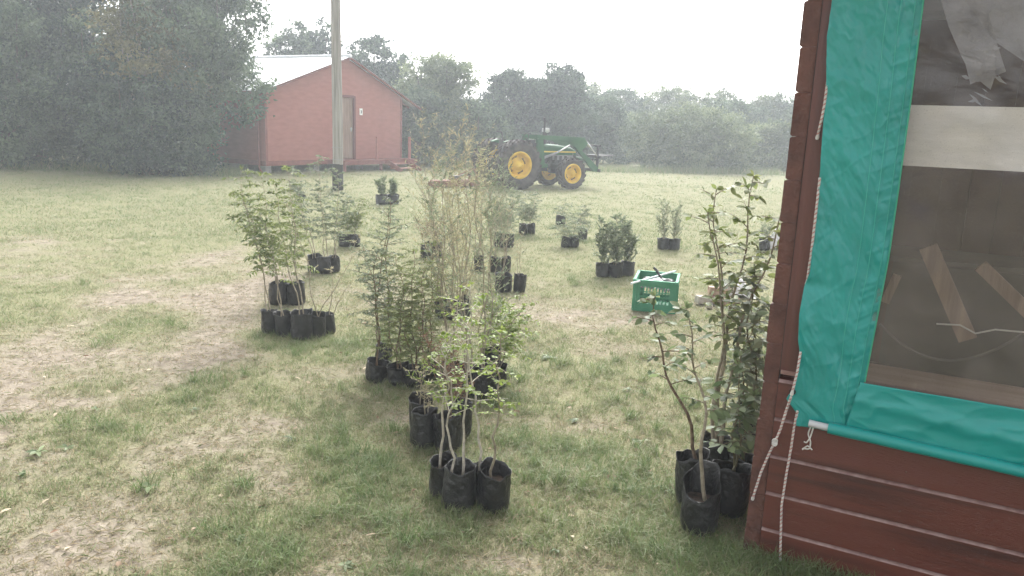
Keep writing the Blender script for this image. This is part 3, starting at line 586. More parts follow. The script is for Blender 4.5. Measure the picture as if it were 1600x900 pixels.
    S3, Q3 = np.meshgrid(np.linspace(0, 1, r3), np.linspace(0, 1, c3), indexing='ij'); V3[:, :, 1] -= .03 * (fbm(Q3 * 2.5, S3 * 4, 81, 3) - .5)
    idx = (np.arange(r3 - 1)[:, None] * c3 + np.arange(c3 - 1)[None]).ravel(); b = MB(); b.add(V3.reshape(-1, 3), np.stack([idx, idx + 1, idx + c3 + 1, idx + c3], -1), True); b.build('clear_window', cv, bl)

    # ---- ropes
    rw = mat('white_rope', (.5, .48, .45), (.68, .66, .63), 60, .8, .3); rr = mat('pink_strand', (.4, .14, .12), (.55, .3, .26), 60, .8)
    def rope(name, label, px, back, rad=.006, knots=()):
        P = np.array([WP(x, y, bk) for (x, y), bk in zip(px, back)]); d = np.r_[0, np.cumsum(np.linalg.norm(np.diff(P, axis=0), axis=1))]; m = max(24, int(d[-1] / .0035)); q = np.linspace(0, d[-1], m)
        pts = np.stack([np.interp(q, d, P[:, k]) for k in range(3)], -1)
        for _ in range(6): pts[1:-1] = (pts[:-2] + pts[1:-1] * 2 + pts[2:]) / 4
        o = thing(name, label, 'rope', P0, -CA, 'white cords of the blind'); b = MB(); T = nrm(np.gradient(pts, axis=0)); X = nrm(np.cross(T, [.2, 1, .1])); Y = np.cross(T, X)
        for k in range(3):
            a = q / .022 * 6.283 + k * 2.094; b.tube(pts + rad * .55 * (np.cos(a)[:, None] * X + np.sin(a)[:, None] * Y), rad * .62, 5, mi=1 if k == 2 else 0)
        for f in knots:
            c = pts[int(f * (m - 1))]
            for s_ in range(3):
                a = np.linspace(0, 6.283, 15); b.tube([c + rad * 1.7 * np.array([math.cos(i), -.6 + .5 * math.sin(i + s_), .9 * math.sin(i) + (s_ - 1) * .8]) for i in a], rad * .8, 6, cap=False, mi=0)
        b.tube([pts[-1], pts[-1] + T[-1] * .01, pts[-1] + T[-1] * .02], [rad * 1.1, rad * 1.5, rad * 1.2], 8)
        ob = b.build('cord', [rw, rr], o); ob.name = 'strands'
        return o
    rope('lacing_rope', 'short white lacing cord highest on the post at the edge of the green blind', [(1293, 128), (1288, 165), (1284, 185), (1278, 211)], [-.03, -.04, -.04, -.02])
    rope('lacing_rope', 'long straight white lacing cord running down the middle of the blind edge', [(1281, 278), (1274, 340), (1267, 400), (1261, 440)], [-.03, -.045, -.045, -.03])
    rope('lacing_rope', 'white lacing cord passing down into the eyelet of the blind corner', [(1251, 550), (1246, 580), (1238, 612)], [-.05, -.085, -.08])
    rope('hanging_rope', 'knotted white cord slanting down left across the plank ends', [(1236, 620), (1229, 640), (1219, 672), (1211, 690), (1203, 706), (1189, 738), (1177, 776)], [-.08, -.06, -.04, -.035, -.03, -.025, -.02], knots=(.45,))
    rope('hanging_rope', 'longest white cord hanging free almost to the grass', [(1246, 642), (1241, 665), (1236, 700), (1228, 745), (1221, 790), (1220, 830), (1219, 872)], [-.05, -.04, -.03, -.025, -.02, -.02, -.03])
    lp = thing('tied_cord', 'thin white cord looped and tied round the pipe end of the blind', 'cord', P0, -CA, 'white cords of the blind'); b = MB()
    for p in ([(1268, 664), (1262, 678), (1267, 690), (1265, 702), (1256, 701)], [(1271, 668), (1266, 684), (1260, 692), (1256, 690)], [(1256, 700), (1253, 703), (1262, 696), (1269, 703)]):
        q = np.array([WP(*z, -.04) for z in p]); s = np.linspace(0, len(q) - 1, 24); pts = np.stack([np.interp(s, range(len(q)), q[:, k]) for k in range(3)], -1)
        for _ in range(3): pts[1:-1] = (pts[:-2] + 2 * pts[1:-1] + pts[2:]) / 4
        b.tube(pts, .0036, 6)
    b.build('loop', rw, lp)
cabin()
CAB = [P0 + CD * u + CN * v for u, v in ((-.09, -.005), (3.1, -.005), (3.1, 3.5), (-.09, 3.5))]

# ------------------------------------------------------------------ tractor with front loader (x forward, y left, z up)
def tractor():
    th = R(29); g = G(810, 297); n_ = np.array([math.sin(th), -math.cos(th), 0]); O = g + np.array([0, .12, 0]) - n_ * .95
    t = thing('tractor', 'green tractor with yellow wheel rims and a raised green front loader', 'tractor', (O[0], O[1], float(gz(O[0], O[1]))), th)
    grn = mat('tractor_green', (.016, .08, .03), (.03, .115, .045), 3, .6, .1, spec=.35); yel = mat('rim_yellow', (.6, .37, .03), (.85, .58, .06), 4, .6, .15); rub = mat('tyre_rubber', (.028, .024, .024), (.1, .085, .078), 5, .9, .4)
    blk = mat('engine_black', (.012, .012, .012), (.035, .035, .032), 8, .6, .3); stl = mat('hydraulic_chrome', (.6, .6, .6), rough=.25, metal=1); ystr = mat('stripe_yellow', (.7, .5, .06), rough=.5); wht = mat('pale_grey_plastic', (.55, .55, .53), rough=.5); grey = mat('grey_steel', (.16, .16, .17), (.25, .25, .25), 6, .6)
    def wheel(x, y, rad, wid, lugs, rr):
        s = -1 if y < 0 else 1
        b = MB(); hw = wid / 2
        prof = [(rr, -hw * .8), (rr + .05, -hw * .95), ((rad + rr) / 2, -hw * 1.02), (rad * .925, -hw * .92), (rad * .945, -hw * .6), (rad * .95, 0), (rad * .945, hw * .6), (rad * .925, hw * .92), ((rad + rr) / 2, hw * 1.02), (rr + .05, hw * .95), (rr, hw * .8)]
        b.lathe(prof, 48, (x, y, rad), 'y')
        for k in range(lugs):
            for sd_ in (-1, 1):
                a0 = (k + (.5 if sd_ > 0 else 0)) / lugs * 6.283; pts = []
                for q in np.linspace(0, 1, 4):
                    a = a0 + q * .3; rw_ = rad * (.985 if q < .8 else .955); pts.append((x + rw_ * math.cos(a), y + sd_ * hw * (.02 + q * 1.0), rad + rw_ * math.sin(a)))
                for p, q in zip(pts[:-1], pts[1:]): b.bar(p, q, .06, rad * .09, (math.cos(a0), 0, math.sin(a0)))
        w_ = b.build('wheel', rub, t)
        b = MB(); f = s * hw
        b.lathe([(rr + .012, f * .85), (rr - .01, f * .98), (rr - .045, f * .9), (rr - .055, f * .5), (rr - .085, -f * .05), (rr * .6, -f * .12), (rr * .55, f * .2), (.0, f * .22)], 40, (x, y, rad), 'y')
        b.lathe([(rr + .012, -f * .85), (rr - .01, -f * .98), (rr - .06, -f * .3), (rr * .62, f * .1)], 40, (x, y, rad), 'y')
        rm = b.build('rim', yel, w_)
        b = MB(); b.lathe([(rr * .42, f * .3), (rr * .4, f * .52), (rr * .22, f * .56), (rr * .2, f * .8), (0, f * .82)], 24, (x, y, rad), 'y')
        for k in range(8):
            a = k * .7854; b.lathe([(.022, f * .3), (.022, f * .6), (0, f * .6)], 6, (x + rr * .33 * math.cos(a), y, rad + rr * .33 * math.sin(a)), 'y')
        for k in range(4):
            a = k * 1.5708 + .5; c_ = np.array([x + rr * .6 * math.cos(a), y + f * .02, rad + rr * .6 * math.sin(a)]); t_ = np.array([-math.sin(a), 0, math.cos(a)]) * rr * .24; b.bar(c_ - t_, c_ + t_, .02, rr * .14, (math.cos(a), 0, math.sin(a)), mi=1)  # black bars paint in the shade of openings between rim and disc
        b.build('hub', [yel, blk], w_)
    for y in (-.8, .8): wheel(0, y, .81, .46, 22, .44)
    for y in (-.78, .78): wheel(2.15, y, .53, .32, 18, .33)
    b = MB(); b.lathe([(.0, -.7), (.1, -.7), (.12, 0), (.1, .7), (0, .7)], 12, (0, 0, .81), 'y'); b.box((.25, 0, .78), (1.0, .5, .5)); b.box((1.1, 0, .78), (.9, .4, .42)); b.build('rear_housing', blk, t)
    b = MB(); b.lathe([(0, -.65), (.08, -.65), (.09, 0), (.08, .65), (0, .65)], 12, (2.15, 0, .53), 'y'); b.box((2.1, 0, .62), (.4, .3, .25)); b.build('front_axle', blk, t)
    b = MB(); b.box((1.85, 0, .88), (1.35, .5, .45)); 
    for k in range(5): b.box((1.4 + k * .2, -.27, .95), (.1, .08, .3))
    b.tube([(1.3, -.3, .75), (1.7, -.34, .8), (2.1, -.3, .78)], .04, 8); b.lathe([(0, -.1), (.08, -.1), (.08, .1), (0, .1)], 10, (1.55, -.33, .85), 'y'); b.build('engine_block', blk, t)
    # hood: rounded cross-section drawn along x
    b = MB(); a = np.linspace(0, math.pi, 11); xs = [1.0, 1.1, 1.9, 2.45, 2.62, 2.66]; tops = [1.5, 1.52, 1.48, 1.4, 1.33, 1.24]; rows = []
    for x, zt in zip(xs, tops):
        wv = .31 if x < 2.6 else .27; ring = [(x, wv * math.copysign(abs(math.cos(i)) ** .35, math.cos(i)), 1.13 + (zt - 1.13) * math.sin(i) ** .5) for i in a]; rows.append(ring)
    V = np.array(rows); n = len(a); ii = (np.arange(len(xs) - 1)[:, None] * n + np.arange(n - 1)[None]).ravel(); b.add(V.reshape(-1, 3), np.stack([ii, ii + n, ii + n + 1, ii + 1], -1), True)
    for e in (0, -1): b.add(np.vstack([V[e], V[e].mean(0)]), [[i, i + 1, n] for i in range(n - 1)])
    hd = b.build('hood', grn, t)
    b = MB()
    for y in (-.317, .317): b.box((1.85, y, 1.24), (1.5, .008, .045))
    b.build('side_stripe', ystr, hd)
    b = MB()
    for y in (-.29, .29): b.box((2.1, y, 1.08), (.85, .02, .24))
    b.build('side_grille', grey, t)
    b = MB(); b.box((2.64, 0, 1.02), (.06, .5, .42)); b.build('grille', blk, t)
    b = MB(); b.box((.95, 0, 1.3), (.2, .56, .45)); b.box((.92, -.06, 1.56), (.14, .3, .12)); b.build('dash_cowl', blk, t)
    b = MB(); c = np.array([.72, 0, 1.68]); b.tube([c + [.07 * math.sin(q) , .19 * math.cos(q), .17 * math.sin(q)] for q in np.linspace(0, 6.283, 25)], .014, 6, cap=False); b.tube([c, (.9, 0, 1.52)], .018, 6); b.bar(c - [0, .19, 0], c + [0, .19, 0], .02, .012); b.build('steering_wheel', blk, t)
    b = MB(); b.box((.12, 0, 1.22), (.46, .46, .12)); b.box((-.14, 0, 1.43), (.1, .44, .36), .2, 'y'); b.build('seat', blk, t)
    for s in (-1, 1):
        b = MB(); ang_ = np.linspace(R(40), R(115), 12); P_ = lambda x, z, y: (x, y, z)
        poly = [(.8 * math.cos(i), .81 + .8 * math.sin(i)) for i in ang_] + [(.77 * math.cos(i), .81 + .77 * math.sin(i)) for i in ang_[::-1]]
        for i in range(11):
            q = [poly[i], poly[i + 1], poly[22 - i], poly[23 - i]]; b.prism(q, s * .36, s * .56, P_)
        b.prism([(.785 * math.cos(i), .81 + .785 * math.sin(i)) for i in ang_], s * .34, s * .358, P_); b.build('fender', grn, t)
    b = MB(); b.tube([(1.35, -.2, 1.45), (1.35, -.2, 2.3), (1.32, -.2, 2.38)], .035, 10); b.tube([(1.35, -.2, 1.5), (1.35, -.2, 1.9)], .06, 10); b.build('exhaust_stack', blk, t)
    b = MB(); b.tube([(1.62, .15, 1.4), (1.62, .15, 1.86)], .05, 10); s_ = b.build('air_intake', blk, t)
    b = MB(); b.lathe([(0, 1.86), (.07, 1.87), (.13, 1.9), (.13, 2.0), (.12, 2.03), (0, 2.04)], 20, (1.62, .15, 0)); b.build('precleaner', wht, s_)
    b = MB(); b.tube([(-.3, -.3, 1.5), (-.32, -.25, 1.85), (-.45, -.1, 1.88)], .02, 6); b.build('rear_lamp_bracket', blk, t)
    b = MB(); b.box((-.45, 0, .75), (.25, .42, .5)); b.bar((-.35, .25, .55), (-.95, .35, .5), .06, .05); b.bar((-.35, -.25, .55), (-.95, -.35, .5), .06, .05); b.bar((-.45, .25, 1.05), (-.85, .3, 1.1), .06, .05); b.bar((-.45, -.25, 1.05), (-.85, -.3, 1.1), .06, .05); b.bar((-.83, .3, 1.1), (-.9, .33, .52), .04, .04); b.bar((-.83, -.3, 1.1), (-.9, -.33, .52), .04, .04); b.build('lift_arms', blk, t)
    # loader
    for s in (-1, 1):
        y = s * .5
        b = MB(); b.bar((1.12, y, .7), (1.0, y, 1.68), .12, .22, (1, 0, 0)); b.box((1.2, y * .8, .78), (.34, .22, .12)); b.build('loader_post', grn, t)
        b = MB(); P_ = lambda x, z, yy: (x, yy, z)
        b.prism([(.88, 1.8), (.9, 1.68), (2.3, 1.62), (2.5, 1.36), (2.72, 1.3), (2.95, 1.56), (2.78, 1.76)], y - .06, y + .06, P_); b.prism([(2.5, 1.35), (2.72, 1.3), (3.44, .72), (3.4, .58), (3.26, .58)], y - .055, y + .055, P_); b.build('loader_arm', grn, t)
        b = MB(); b.tube([(1.15, y - s * .1, 1.0), (1.75, y - s * .1, 1.2)], .045, 10); b.build('lift_cylinder', grey, t)
        b = MB(); b.tube([(1.75, y - s * .1, 1.2), (2.3, y - s * .1, 1.48)], .025, 8); b.build('cylinder_rod', stl, t)
        b = MB(); b.tube([(2.8, y, 1.7), (3.1, y, 1.42)], .04, 10); b.tube([(3.1, y, 1.42), (3.42, y, 1.12)], .024, 8); b.build('tilt_cylinder', stl, t)
        b = MB(); b.bar((3.42, y, .6), (3.42, y, 1.5), .08, .06, (1, 0, 0)); b.build('carriage_upright', blk, t)
    b = MB(); b.tube([(3.05, -.5, 1.0), (3.05, .5, 1.0)], .06, 10); b.build('cross_tube', grn, t)
    b = MB(); b.box((3.45, 0, .62), (.06, 1.3, .1)); b.box((3.45, 0, 1.1), (.06, 1.3, .1)); b.box((3.45, 0, 1.48), (.06, 1.2, .06)); b.build('carriage', blk, t)
    for y in (-.3, .3):
        b = MB(); b.tube([(3.46, y, 1.12), (4.0, y, 1.14), (4.3, y, 1.16)], [.03, .025, .008], 8); b.build('tine', grey, t)
    # red slasher standing behind
    c = np.array([-1.8, .2, 0]); ca = math.cos(th); sa = math.sin(th); p = O + [c[0] * ca - c[1] * sa, c[0] * sa + c[1] * ca, 0]
    redp = mat('faded_red_paint', (.17, .065, .05), (.25, .12, .09), 5, .85, .3); q = thing('grass_slasher', 'low faded red mower deck lying in the grass behind the tractor', 'mower', (p[0], p[1], float(gz(p[0], p[1]))), th + .12)
    b = MB(); b.prism([(-.9, -.2), (-.8, -.3), (.8, -.3), (.9, -.2), (.9, .2), (.8, .3), (-.8, .3), (-.9, .2)], .05, .2); b.prism([(-.85, -.17), (-.75, -.25), (.75, -.25), (.85, -.17), (.85, .17), (.75, .25), (-.75, .25), (-.85, .17)], .2, .23); b.build('deck', redp, q)
    b = MB(); b.box((0, 0, .3), (.3, .25, .15)); b.tube([(.1, 0, .33), (.95, 0, .5)], .04, 8); b.build('gearbox', blk, q)
    for s in (-1, 1):
        b = MB(); b.bar((.7, s * .24, .22), (.74, s * .1, .6), .05, .05, (1, 0, 0)); b.bar((.74, s * .1, .6), (-.1, s * .2, .24), .04, .04); b.build('hitch_bar', redp, q)
    b = MB(); b.box((-.8, 0, .03), (.1, .5, .06)); b.build('skid', redp, q)
    OBST.append((p[0], p[1], .8))
tractor()

# ------------------------------------------------------------------ crate with its tools
def crate():
    th = R(-14); g = G(1028, 484); O = np.array([g[0], g[1] + .2, 0]); 
    grn = mat('crate_green', (.055, .25, .14), (.085, .32, .19), 4, .65, .15, spec=.25)
    t = thing('plastic_crate', 'green lattice plastic crate standing on the grass', 'crate', (O[0], O[1], float(gz(O[0], O[1])) - .005), th); OBST.append((O[0], O[1], .3))
    lx, ly, h = .5, .62, .38; hx, hy = lx / 2, ly / 2; Pf = {}
    b = MB(); b.box((0, 0, .012), (lx - .02, ly - .02, .02)); b.build('base', grn, t)
    def side(fn, wd, holes):
        b = MB(); m = .075; z0, z1 = .1, .31
        def q(u0, u1, a, c, d0=0.0, d1=.008): b.prism([(u0, a), (u1, a), (u1, c), (u0, c)], d0, d1, fn)
        q(-wd, wd, .0, z0); q(-wd, wd, z1, h); q(-wd, -wd + m, z0, z1); q(wd - m, wd, z0, z1)
        n = 9; s = (2 * wd - 2 * m) / n
        for i in range(1, n): q(-wd + m + i * s - .007, -wd + m + i * s + .007, z0, z1)
        for z in (.185, .245): q(-wd + m, wd - m, z - .007, z + .007, .001, .007)
        for u in ([-wd + .012, wd - .012] + [-wd * .5, 0, wd * .5][:3 if holes else 0]): q(u - .011, u + .011, .01, h - .02, -.016, 0.0)
        q(-wd - .008, wd + .008, .0, .022, -.012, 0.0); q(-wd - .012, wd + .012, h - .03, h + .004, -.018, -.0); q(-wd - .012, wd + .012, h, h + .012, -.02, .014)
        return b.build('side_wall', grn, t)
    side(lambda u, z, d: (u, -hy + d, z), hx, False); side(lambda u, z, d: (u, hy - d, z), hx, False); side(lambda u, z, d: (-hx + d, u, z), hy, True); side(lambda u, z, d: (hx - d, u, z), hy, True)
    z0 = float(gz(O[0], O[1]))
    def wpt(x, y, z): return (O[0] + x * math.cos(th) - y * math.sin(th), O[1] + x * math.sin(th) + y * math.cos(th), z0 + z)
    # a rod laid across, a dark handled tool, and papers inside
    a = AT(986, 443, O[1] - .38); c = AT(1054, 424, O[1] + .2); k = thing('planting_rod', 'thin pale blue rod laid slanting across the green crate', 'rod', a); b = MB(); b.tube([(0, 0, 0), (c - a) * .5, c - a], .013, 8); b.build('shaft', mat('pale_rod', (.66, .74, .74), rough=.5), k); b = MB(); b.tube([(c - a) * .995, (c - a) * 1.03], .011, 8); b.build('tip', mat('rod_tip', (.3, .35, .35), rough=.6), k)
    a = np.array(wpt(.02, -.1, .43)); k = thing('hand_trowel', 'small trowel with a black handle sticking out of the crate', 'trowel', a); b = MB(); b.tube([(-.06, .05, .075), (-.03, .03, .05), (0, 0, .0), (.03, -.03, -.035)], [.015, .018, .015, .014], 10); b.build('handle', M['black_plastic'], k); b = MB(); b.tube([(.03, -.03, -.035), (.07, -.05, -.09)], .006, 6); b.prism([(-.035, 0), (.035, 0), (.03, -.09), (0, -.14), (-.03, -.09)], -.002, .002, lambda x, z, y: (.08 + x * .8, -.055 + y + x * .5, -.085 + z)); b.build('blade', mat('worn_steel', (.3, .3, .3), rough=.5, metal=.8), k)
    k = thing('folded_bag', 'crumpled dark plastic bag filling the green crate', 'bag', wpt(0, 0, .02)); b = MB(); n = 26; X, Y = np.meshgrid(np.linspace(-.22, .22, n), np.linspace(-.28, .28, n)); Z = .26 + .09 * fbm(X * 9 + 3, Y * 9, 91, 4) - .25 * np.clip(np.maximum(abs(X) / .22, abs(Y) / .28) - .8, 0, 1)
    ii = (np.arange(n - 1)[:, None] * n + np.arange(n - 1)[None]).ravel(); b.add(np.stack([X.ravel() * math.cos(th) - Y.ravel() * math.sin(th), X.ravel() * math.sin(th) + Y.ravel() * math.cos(th), Z.ravel()], -1), np.stack([ii, ii + 1, ii + n + 1, ii + n], -1), False); b.build('sheet', mat('grey_plastic', (.03, .035, .033), (.09, .1, .095), 14, .45, .3), k).modifiers.new('thick', 'SOLIDIFY').thickness = .002
crate()

# ------------------------------------------------------------------ rubble by the post
def rubble():
    brk = mat('old_brick', (.3, .19, .14), (.5, .4, .32), 12, .9, .6, 40, c3=(.42, .3, .22)); cap = mat('mortar_topped', (.42, .36, .3), (.62, .57, .52), 14, .9, .6); wp = mat('white_plastic', (.62, .6, .6), (.78, .76, .76), 8, .35, .3)
    def P(px, py): g = G(px, py); return g
    lab = ['pale mortar covered brick lying apart at the left end of the rubble', 'tan brick on the grass at the front of the rubble', 'dark reddish brick tilted on edge in the rubble shadow', 'pinkish brick at the front right of the rubble', 'tan brick lying on top of the front bricks', 'pale topped brick leaning against the white sheet', 'pale brick chip lying in front of the rubble']
    for i, (px, py, z, a, m, ti) in enumerate([(1100, 474, 0, .3, cap, .1), (1117, 474, 0, -.2, brk, 0), (1122, 468, 0, .8, brk, .4), (1140, 478, 0, .15, brk, 0), (1119, 473, .11, .1, brk, .05), (1135, 466, .1, .5, cap, .3), (1108, 482, 0, 1.1, cap, .2)]):
        g = P(px, py); k = thing('broken_brick', lab[i], 'brick', (g[0], g[1], float(gz(g[0], g[1])) + z), a, 'bricks in the rubble by the post'); b = MB(); s = (.23, .11, .1) if i != 6 else (.1, .07, .05); n = 5
        b.box((0, 0, s[2] / 2), s, ti, 'y'); ob = b.build('block', m, k); md = ob.modifiers.new('round', 'BEVEL'); md.width = .012; md.segments = 2
        OBST.append((g[0], g[1], .1))
    def sheet(name, label, px, py, sx, sy, hh, z=0, seed=1):
        g = P(px, py); k = thing(name, label, 'plastic sheet', (g[0], g[1], float(gz(g[0], g[1])) + z)); n = 30; X, Y = np.meshgrid(np.linspace(-1, 1, n), np.linspace(-1, 1, n)); rr_ = np.sqrt(X ** 2 + Y ** 2); Z = hh * np.clip(1 - rr_ ** 2 * .8, 0, 1) * (.4 + 1.1 * fbm(X * 3, Y * 3, seed, 4)) + .01
        ii = (np.arange(n - 1)[:, None] * n + np.arange(n - 1)[None]).ravel(); sc_ = 1 + .3 * (fbm(np.arctan2(Y, X) * 2, rr_ * 0, seed + 3) - .5)
        b = MB(); b.add(np.stack([(X * sx * sc_).ravel(), (Y * sy * sc_).ravel(), Z.ravel()], -1), np.stack([ii, ii + 1, ii + n + 1, ii + n], -1), False); b.build('sheet', wp, k).modifiers.new('thick', 'SOLIDIFY').thickness = .002
    sheet('plastic_sheet', 'crumpled white plastic sheet heaped over the bricks by the post', 1146, 462, .28, .2, .24, .0, 61)
    sheet('plastic_bundle', 'small white plastic bundle half hidden behind the cabin corner', 1211, 388, .22, .15, .33, .0, 65)
rubble()

# ------------------------------------------------------------------ saplings in black grow bags
def bag_bm(r, h, fill, seed, slump=0.0):
    q = np.random.default_rng(seed); n = 28; a = np.arange(n) * 2 * np.pi / n
    ph = q.uniform(0, 6.28, 6); am = q.uniform(.01, .04, 6)
    prof = [(.0, 0), (r * .82, .0), (r * .93, .012), (r * .99, h * .12), (r * 1.03, h * .3), (r * .99, h * .5), (r * 1.0, h * .66), (r * .95, h * .82), (r * .96, h * .93), (r * 1.0, h), (r * .985, h * .995), (r * .94, h * .92), (r * .93, h * fill)]
    P = np.array(prof); Z = P[:, 1]
    wob = 1 + sum(am[k] * np.cos((k + 2) * a[None, :] + ph[k] + Z[:, None] / h * (2 + k)) for k in range(6)) * (.5 + .9 * (Z[:, None] / h) ** 1.5)
    wob = wob * (1 + .03 * (fbm(a[None, :] * 3, Z[:, None] / h * 6 + seed, seed) - .5))
    zz = (.018 * np.sin(a + ph[0]) + .012 * np.sin(a * 3 + ph[1]) + .006 * np.sin(a * 7 + ph[2]))[None, :] * np.clip((Z[:, None] / h - .6) / .4, 0, 1) * (Z[:, None] > h * .85) * h / .35
    zz = zz - slump * h * np.clip((Z[:, None] / h - .55) / .45, 0, 1) * (.5 - .5 * np.sin(a))[None, :] * (np.arange(len(prof)) < 12)[:, None]
    b = MB(); b.lathe(prof, n, wob=(wob, zz)); s = MB(); m = [(0, h * fill + .01), (r * .5, h * fill + .006), (r * .935, h * fill - .004)]; s.lathe(m, n, wob=(wob[-1:].repeat(3, 0), .012 * (fbm(a[None, :] * 4, np.array([[1.], [2], [3]]), seed) - .5)))
    return b, s
KIND = dict(   # stems, stem mat, leaf mat, wiggle, branches, branch length, leaf length, width share, leaves per branch, bare share, droop, leaf detail, radius
    pinnate=(2, 'stem_pale', 'leaf_yellowgreen', .035, 20, .27, .05, .42, 22, .34, .3, 1, .0055),
    leafy=(2, 'stem_pale', 'leaf_greygreen', .03, 28, .24, .046, .45, 19, .28, .2, 1, .0055),
    feathery=(3, 'stem_brown', 'leaf_yellowgreen', .04, 34, .26, .024, .34, 55, .12, .25, 1, .005),
    column=(2, 'stem_brown', 'leaf_greygreen', .03, 36, .24, .038, .42, 16, .3, .1, 1, .0055),
    willow=(3, 'stem_pale', 'leaf_tan', .05, 19, .36, .05, .22, 14, .2, -.3, 1, .005),
    twiggy=(2, 'stem_brown', 'leaf_rust', .04, 22, .17, .022, .35, 14, .3, -.1, 1, .0045),
    thin=(1, 'stem_pale', 'leaf_tan', .03, 8, .14, .04, .25, 8, .4, 0, 1, .005),
    bush=(3, 'stem_green', 'leaf_greygreen', .03, 22, .14, .065, .42, 13, .08, -.25, 1, .0045),
    shrub=(4, 'stem_pale', 'leaf_greygreen', .05, 24, .15, .028, .5, 17, .12, -.2, 1, .0045),
    low=(3, 'stem_green', 'leaf_greygreen', .05, 11, .22, .07, .32, 14, .05, .3, 1, .005),
    zigzag=(1, 'stem_white', 'leaf_lime', .085, 15, .19, .028, .6, 13, .42, .1, 2, .0068),
    lime=(2, 'stem_pale', 'leaf_lime', .05, 30, .24, .034, .5, 24, .25, .1, 2, .006),
    broad=(2, 'stem_green', 'leaf_green', .045, 16, .2, .07, .6, 6, .3, .3, 2, .007),
    tallstem=(1, 'stem_pale', 'leaf_green', .045, 13, .19, .06, .55, 8, .45, .2, 2, .0095),
    none=(0, 'stem_brown', 'leaf_tan', 0, 0, 0, 0, 0, 0, 0, 0, 1, .004))
def sapling(i, label, px, py, wpx, kind, tops, hs=1.3, fill=.64, group='saplings in black grow bags', tilt=None, dense=1.0, lmat=None, smat=None, slump=0.0):
    q = np.random.default_rng(1000 + i); g = G(px, py); ex = np.linalg.norm(g - EYE); r = wpx / F * ex / 2; h = r * 2 * hs
    x, y = g[0], g[1] + r; z = float(gz(x, y)) - .008; OBST.append((x, y, r * 1.02))
    t = thing('potted_sapling', label, 'sapling', (x, y, z), 0, group)
    bb, ss = bag_bm(r, h, fill, i * 7 + 3, slump); bg_ = bb.build('grow_bag', M['black_plastic'], t); so_ = ss.build('soil', M['soil'], t)
    bg_.rotation_euler = so_.rotation_euler = (q.uniform(-.08, .08), q.uniform(-.08, .08), q.uniform(0, 6.28))
    if slump: bg_.rotation_euler = so_.rotation_euler = (0, 0, -.35)
    if tilt: bg_.rotation_euler = so_.rotation_euler = tilt
    ns, sm_, lm, wig, nb, bl_, L, ws, nl, bare, droop, det, rad = KIND[kind]; lm = lmat or lm; sm_ = smat or sm_
    if not ns: return t
    fo = MB(); base0 = np.array([0, 0, h * fill])
    nst = max(ns, len(tops))
    for k in range(nst):
        tx, ty = tops[k % len(tops)]; T = AT(tx, ty, y) - np.array([x, y, z]); ext = k >= len(tops)
        if ext: T = T * np.array([1, 1, q.uniform(.72, .95)]) + np.array([q.normal(0, .09), 0, 0])
        T[1] = q.normal(0, .12) * min(1, T[2]); B = base0 + np.array([q.uniform(-.4, .4) * r, q.uniform(-.4, .4) * r, -.01])
        m = 14 if kind == 'zigzag' else 16; s = np.linspace(0, 1, m); cx = q.uniform(.9, 1.5)
        P = B + (T - B) * np.stack([s ** cx, s ** cx, s ** .96], -1); ln = np.linalg.norm(T - B)
        ph = q.uniform(0, 6.28, 4)
        if kind == 'zigzag': off = np.stack([q.normal(0, .34, m), q.normal(0, .3, m), 0 * s], -1) * wig * .5
        else: off = np.stack([np.sin(s * 7 + ph[0]) + .5 * np.sin(s * 17 + ph[1]), np.sin(s * 8 + ph[2]) + .5 * np.sin(s * 15 + ph[3]), 0 * s], -1) * wig * .6
        P = P + off * np.clip(s * 5, 0, 1)[:, None] * min(1, ln)
        sb = MB(); sb.tube(P, np.linspace(rad * (1.0 + .25 * ln), rad * .3, m), 7 if det == 2 else 5)
        nb_ = max(3, int(nb * dense / (1 if nst == ns or ext else 1)))
        for j in range(nb_):
            f = bare + (1 - bare) * (j + q.uniform(.1, .9)) / nb_; c = np.array([np.interp(f, s, P[:, e]) for e in range(3)]); az = j * 2.4 + q.uniform(-.6, .6)
            elev = (.75 if droop < 0 else .35) + q.normal(0, .2); d = np.array([math.cos(az) * math.cos(elev), math.sin(az) * math.cos(elev), math.sin(elev)])
            bln = bl_ * q.uniform(.55, 1.35) * (1.1 - .5 * f); u = np.linspace(0, 1, 5)
            Pb = c + np.outer(u, d) * bln - np.outer(u ** 2, [0, 0, 1]) * droop * bln; sb.tube(Pb, np.linspace(rad * .42, rad * .15, 5), 4, cap=False)
            n_ = max(2, int(nl * q.uniform(.7, 1.2))); uu = np.sort(q.uniform(.12, 1.02, n_)); lp = np.stack([np.interp(uu, u, Pb[:, e]) for e in range(3)], -1)
            bd = nrm(Pb[-1] - Pb[0]); side = nrm(np.cross(bd, [0.01, .02, 1])); sg_ = np.where(np.arange(n_) % 2, 1, -1)[:, None]
            D = side * sg_ + bd * .6 + q.normal(0, .35, (n_, 3)) + np.array([0, 0, -.25 if droop > 0 else .25]); N = np.array([0, 0, 1.]) + q.normal(0, .45, (n_, 3))
            fo.leaves(lp, D, N, L * q.uniform(.45, 1.4, n_), L * ws * q.uniform(.8, 1.2, n_), np.clip(q.normal(.5, .22, n_), 0, 1), detail=det, fold=.15)
        n_ = 6; fo.leaves(np.repeat(P[-1][None], n_, 0), q.normal(0, 1, (n_, 3)) + [0, 0, .8], q.normal(0, 1, (n_, 3)) + [0, 0, 1], L * .8, L * ws * .8, q.uniform(.4, 1, n_), detail=det)
        sb.build('stem', M[sm_], t)
    fo.build('foliage', M[lm], t)
    return t
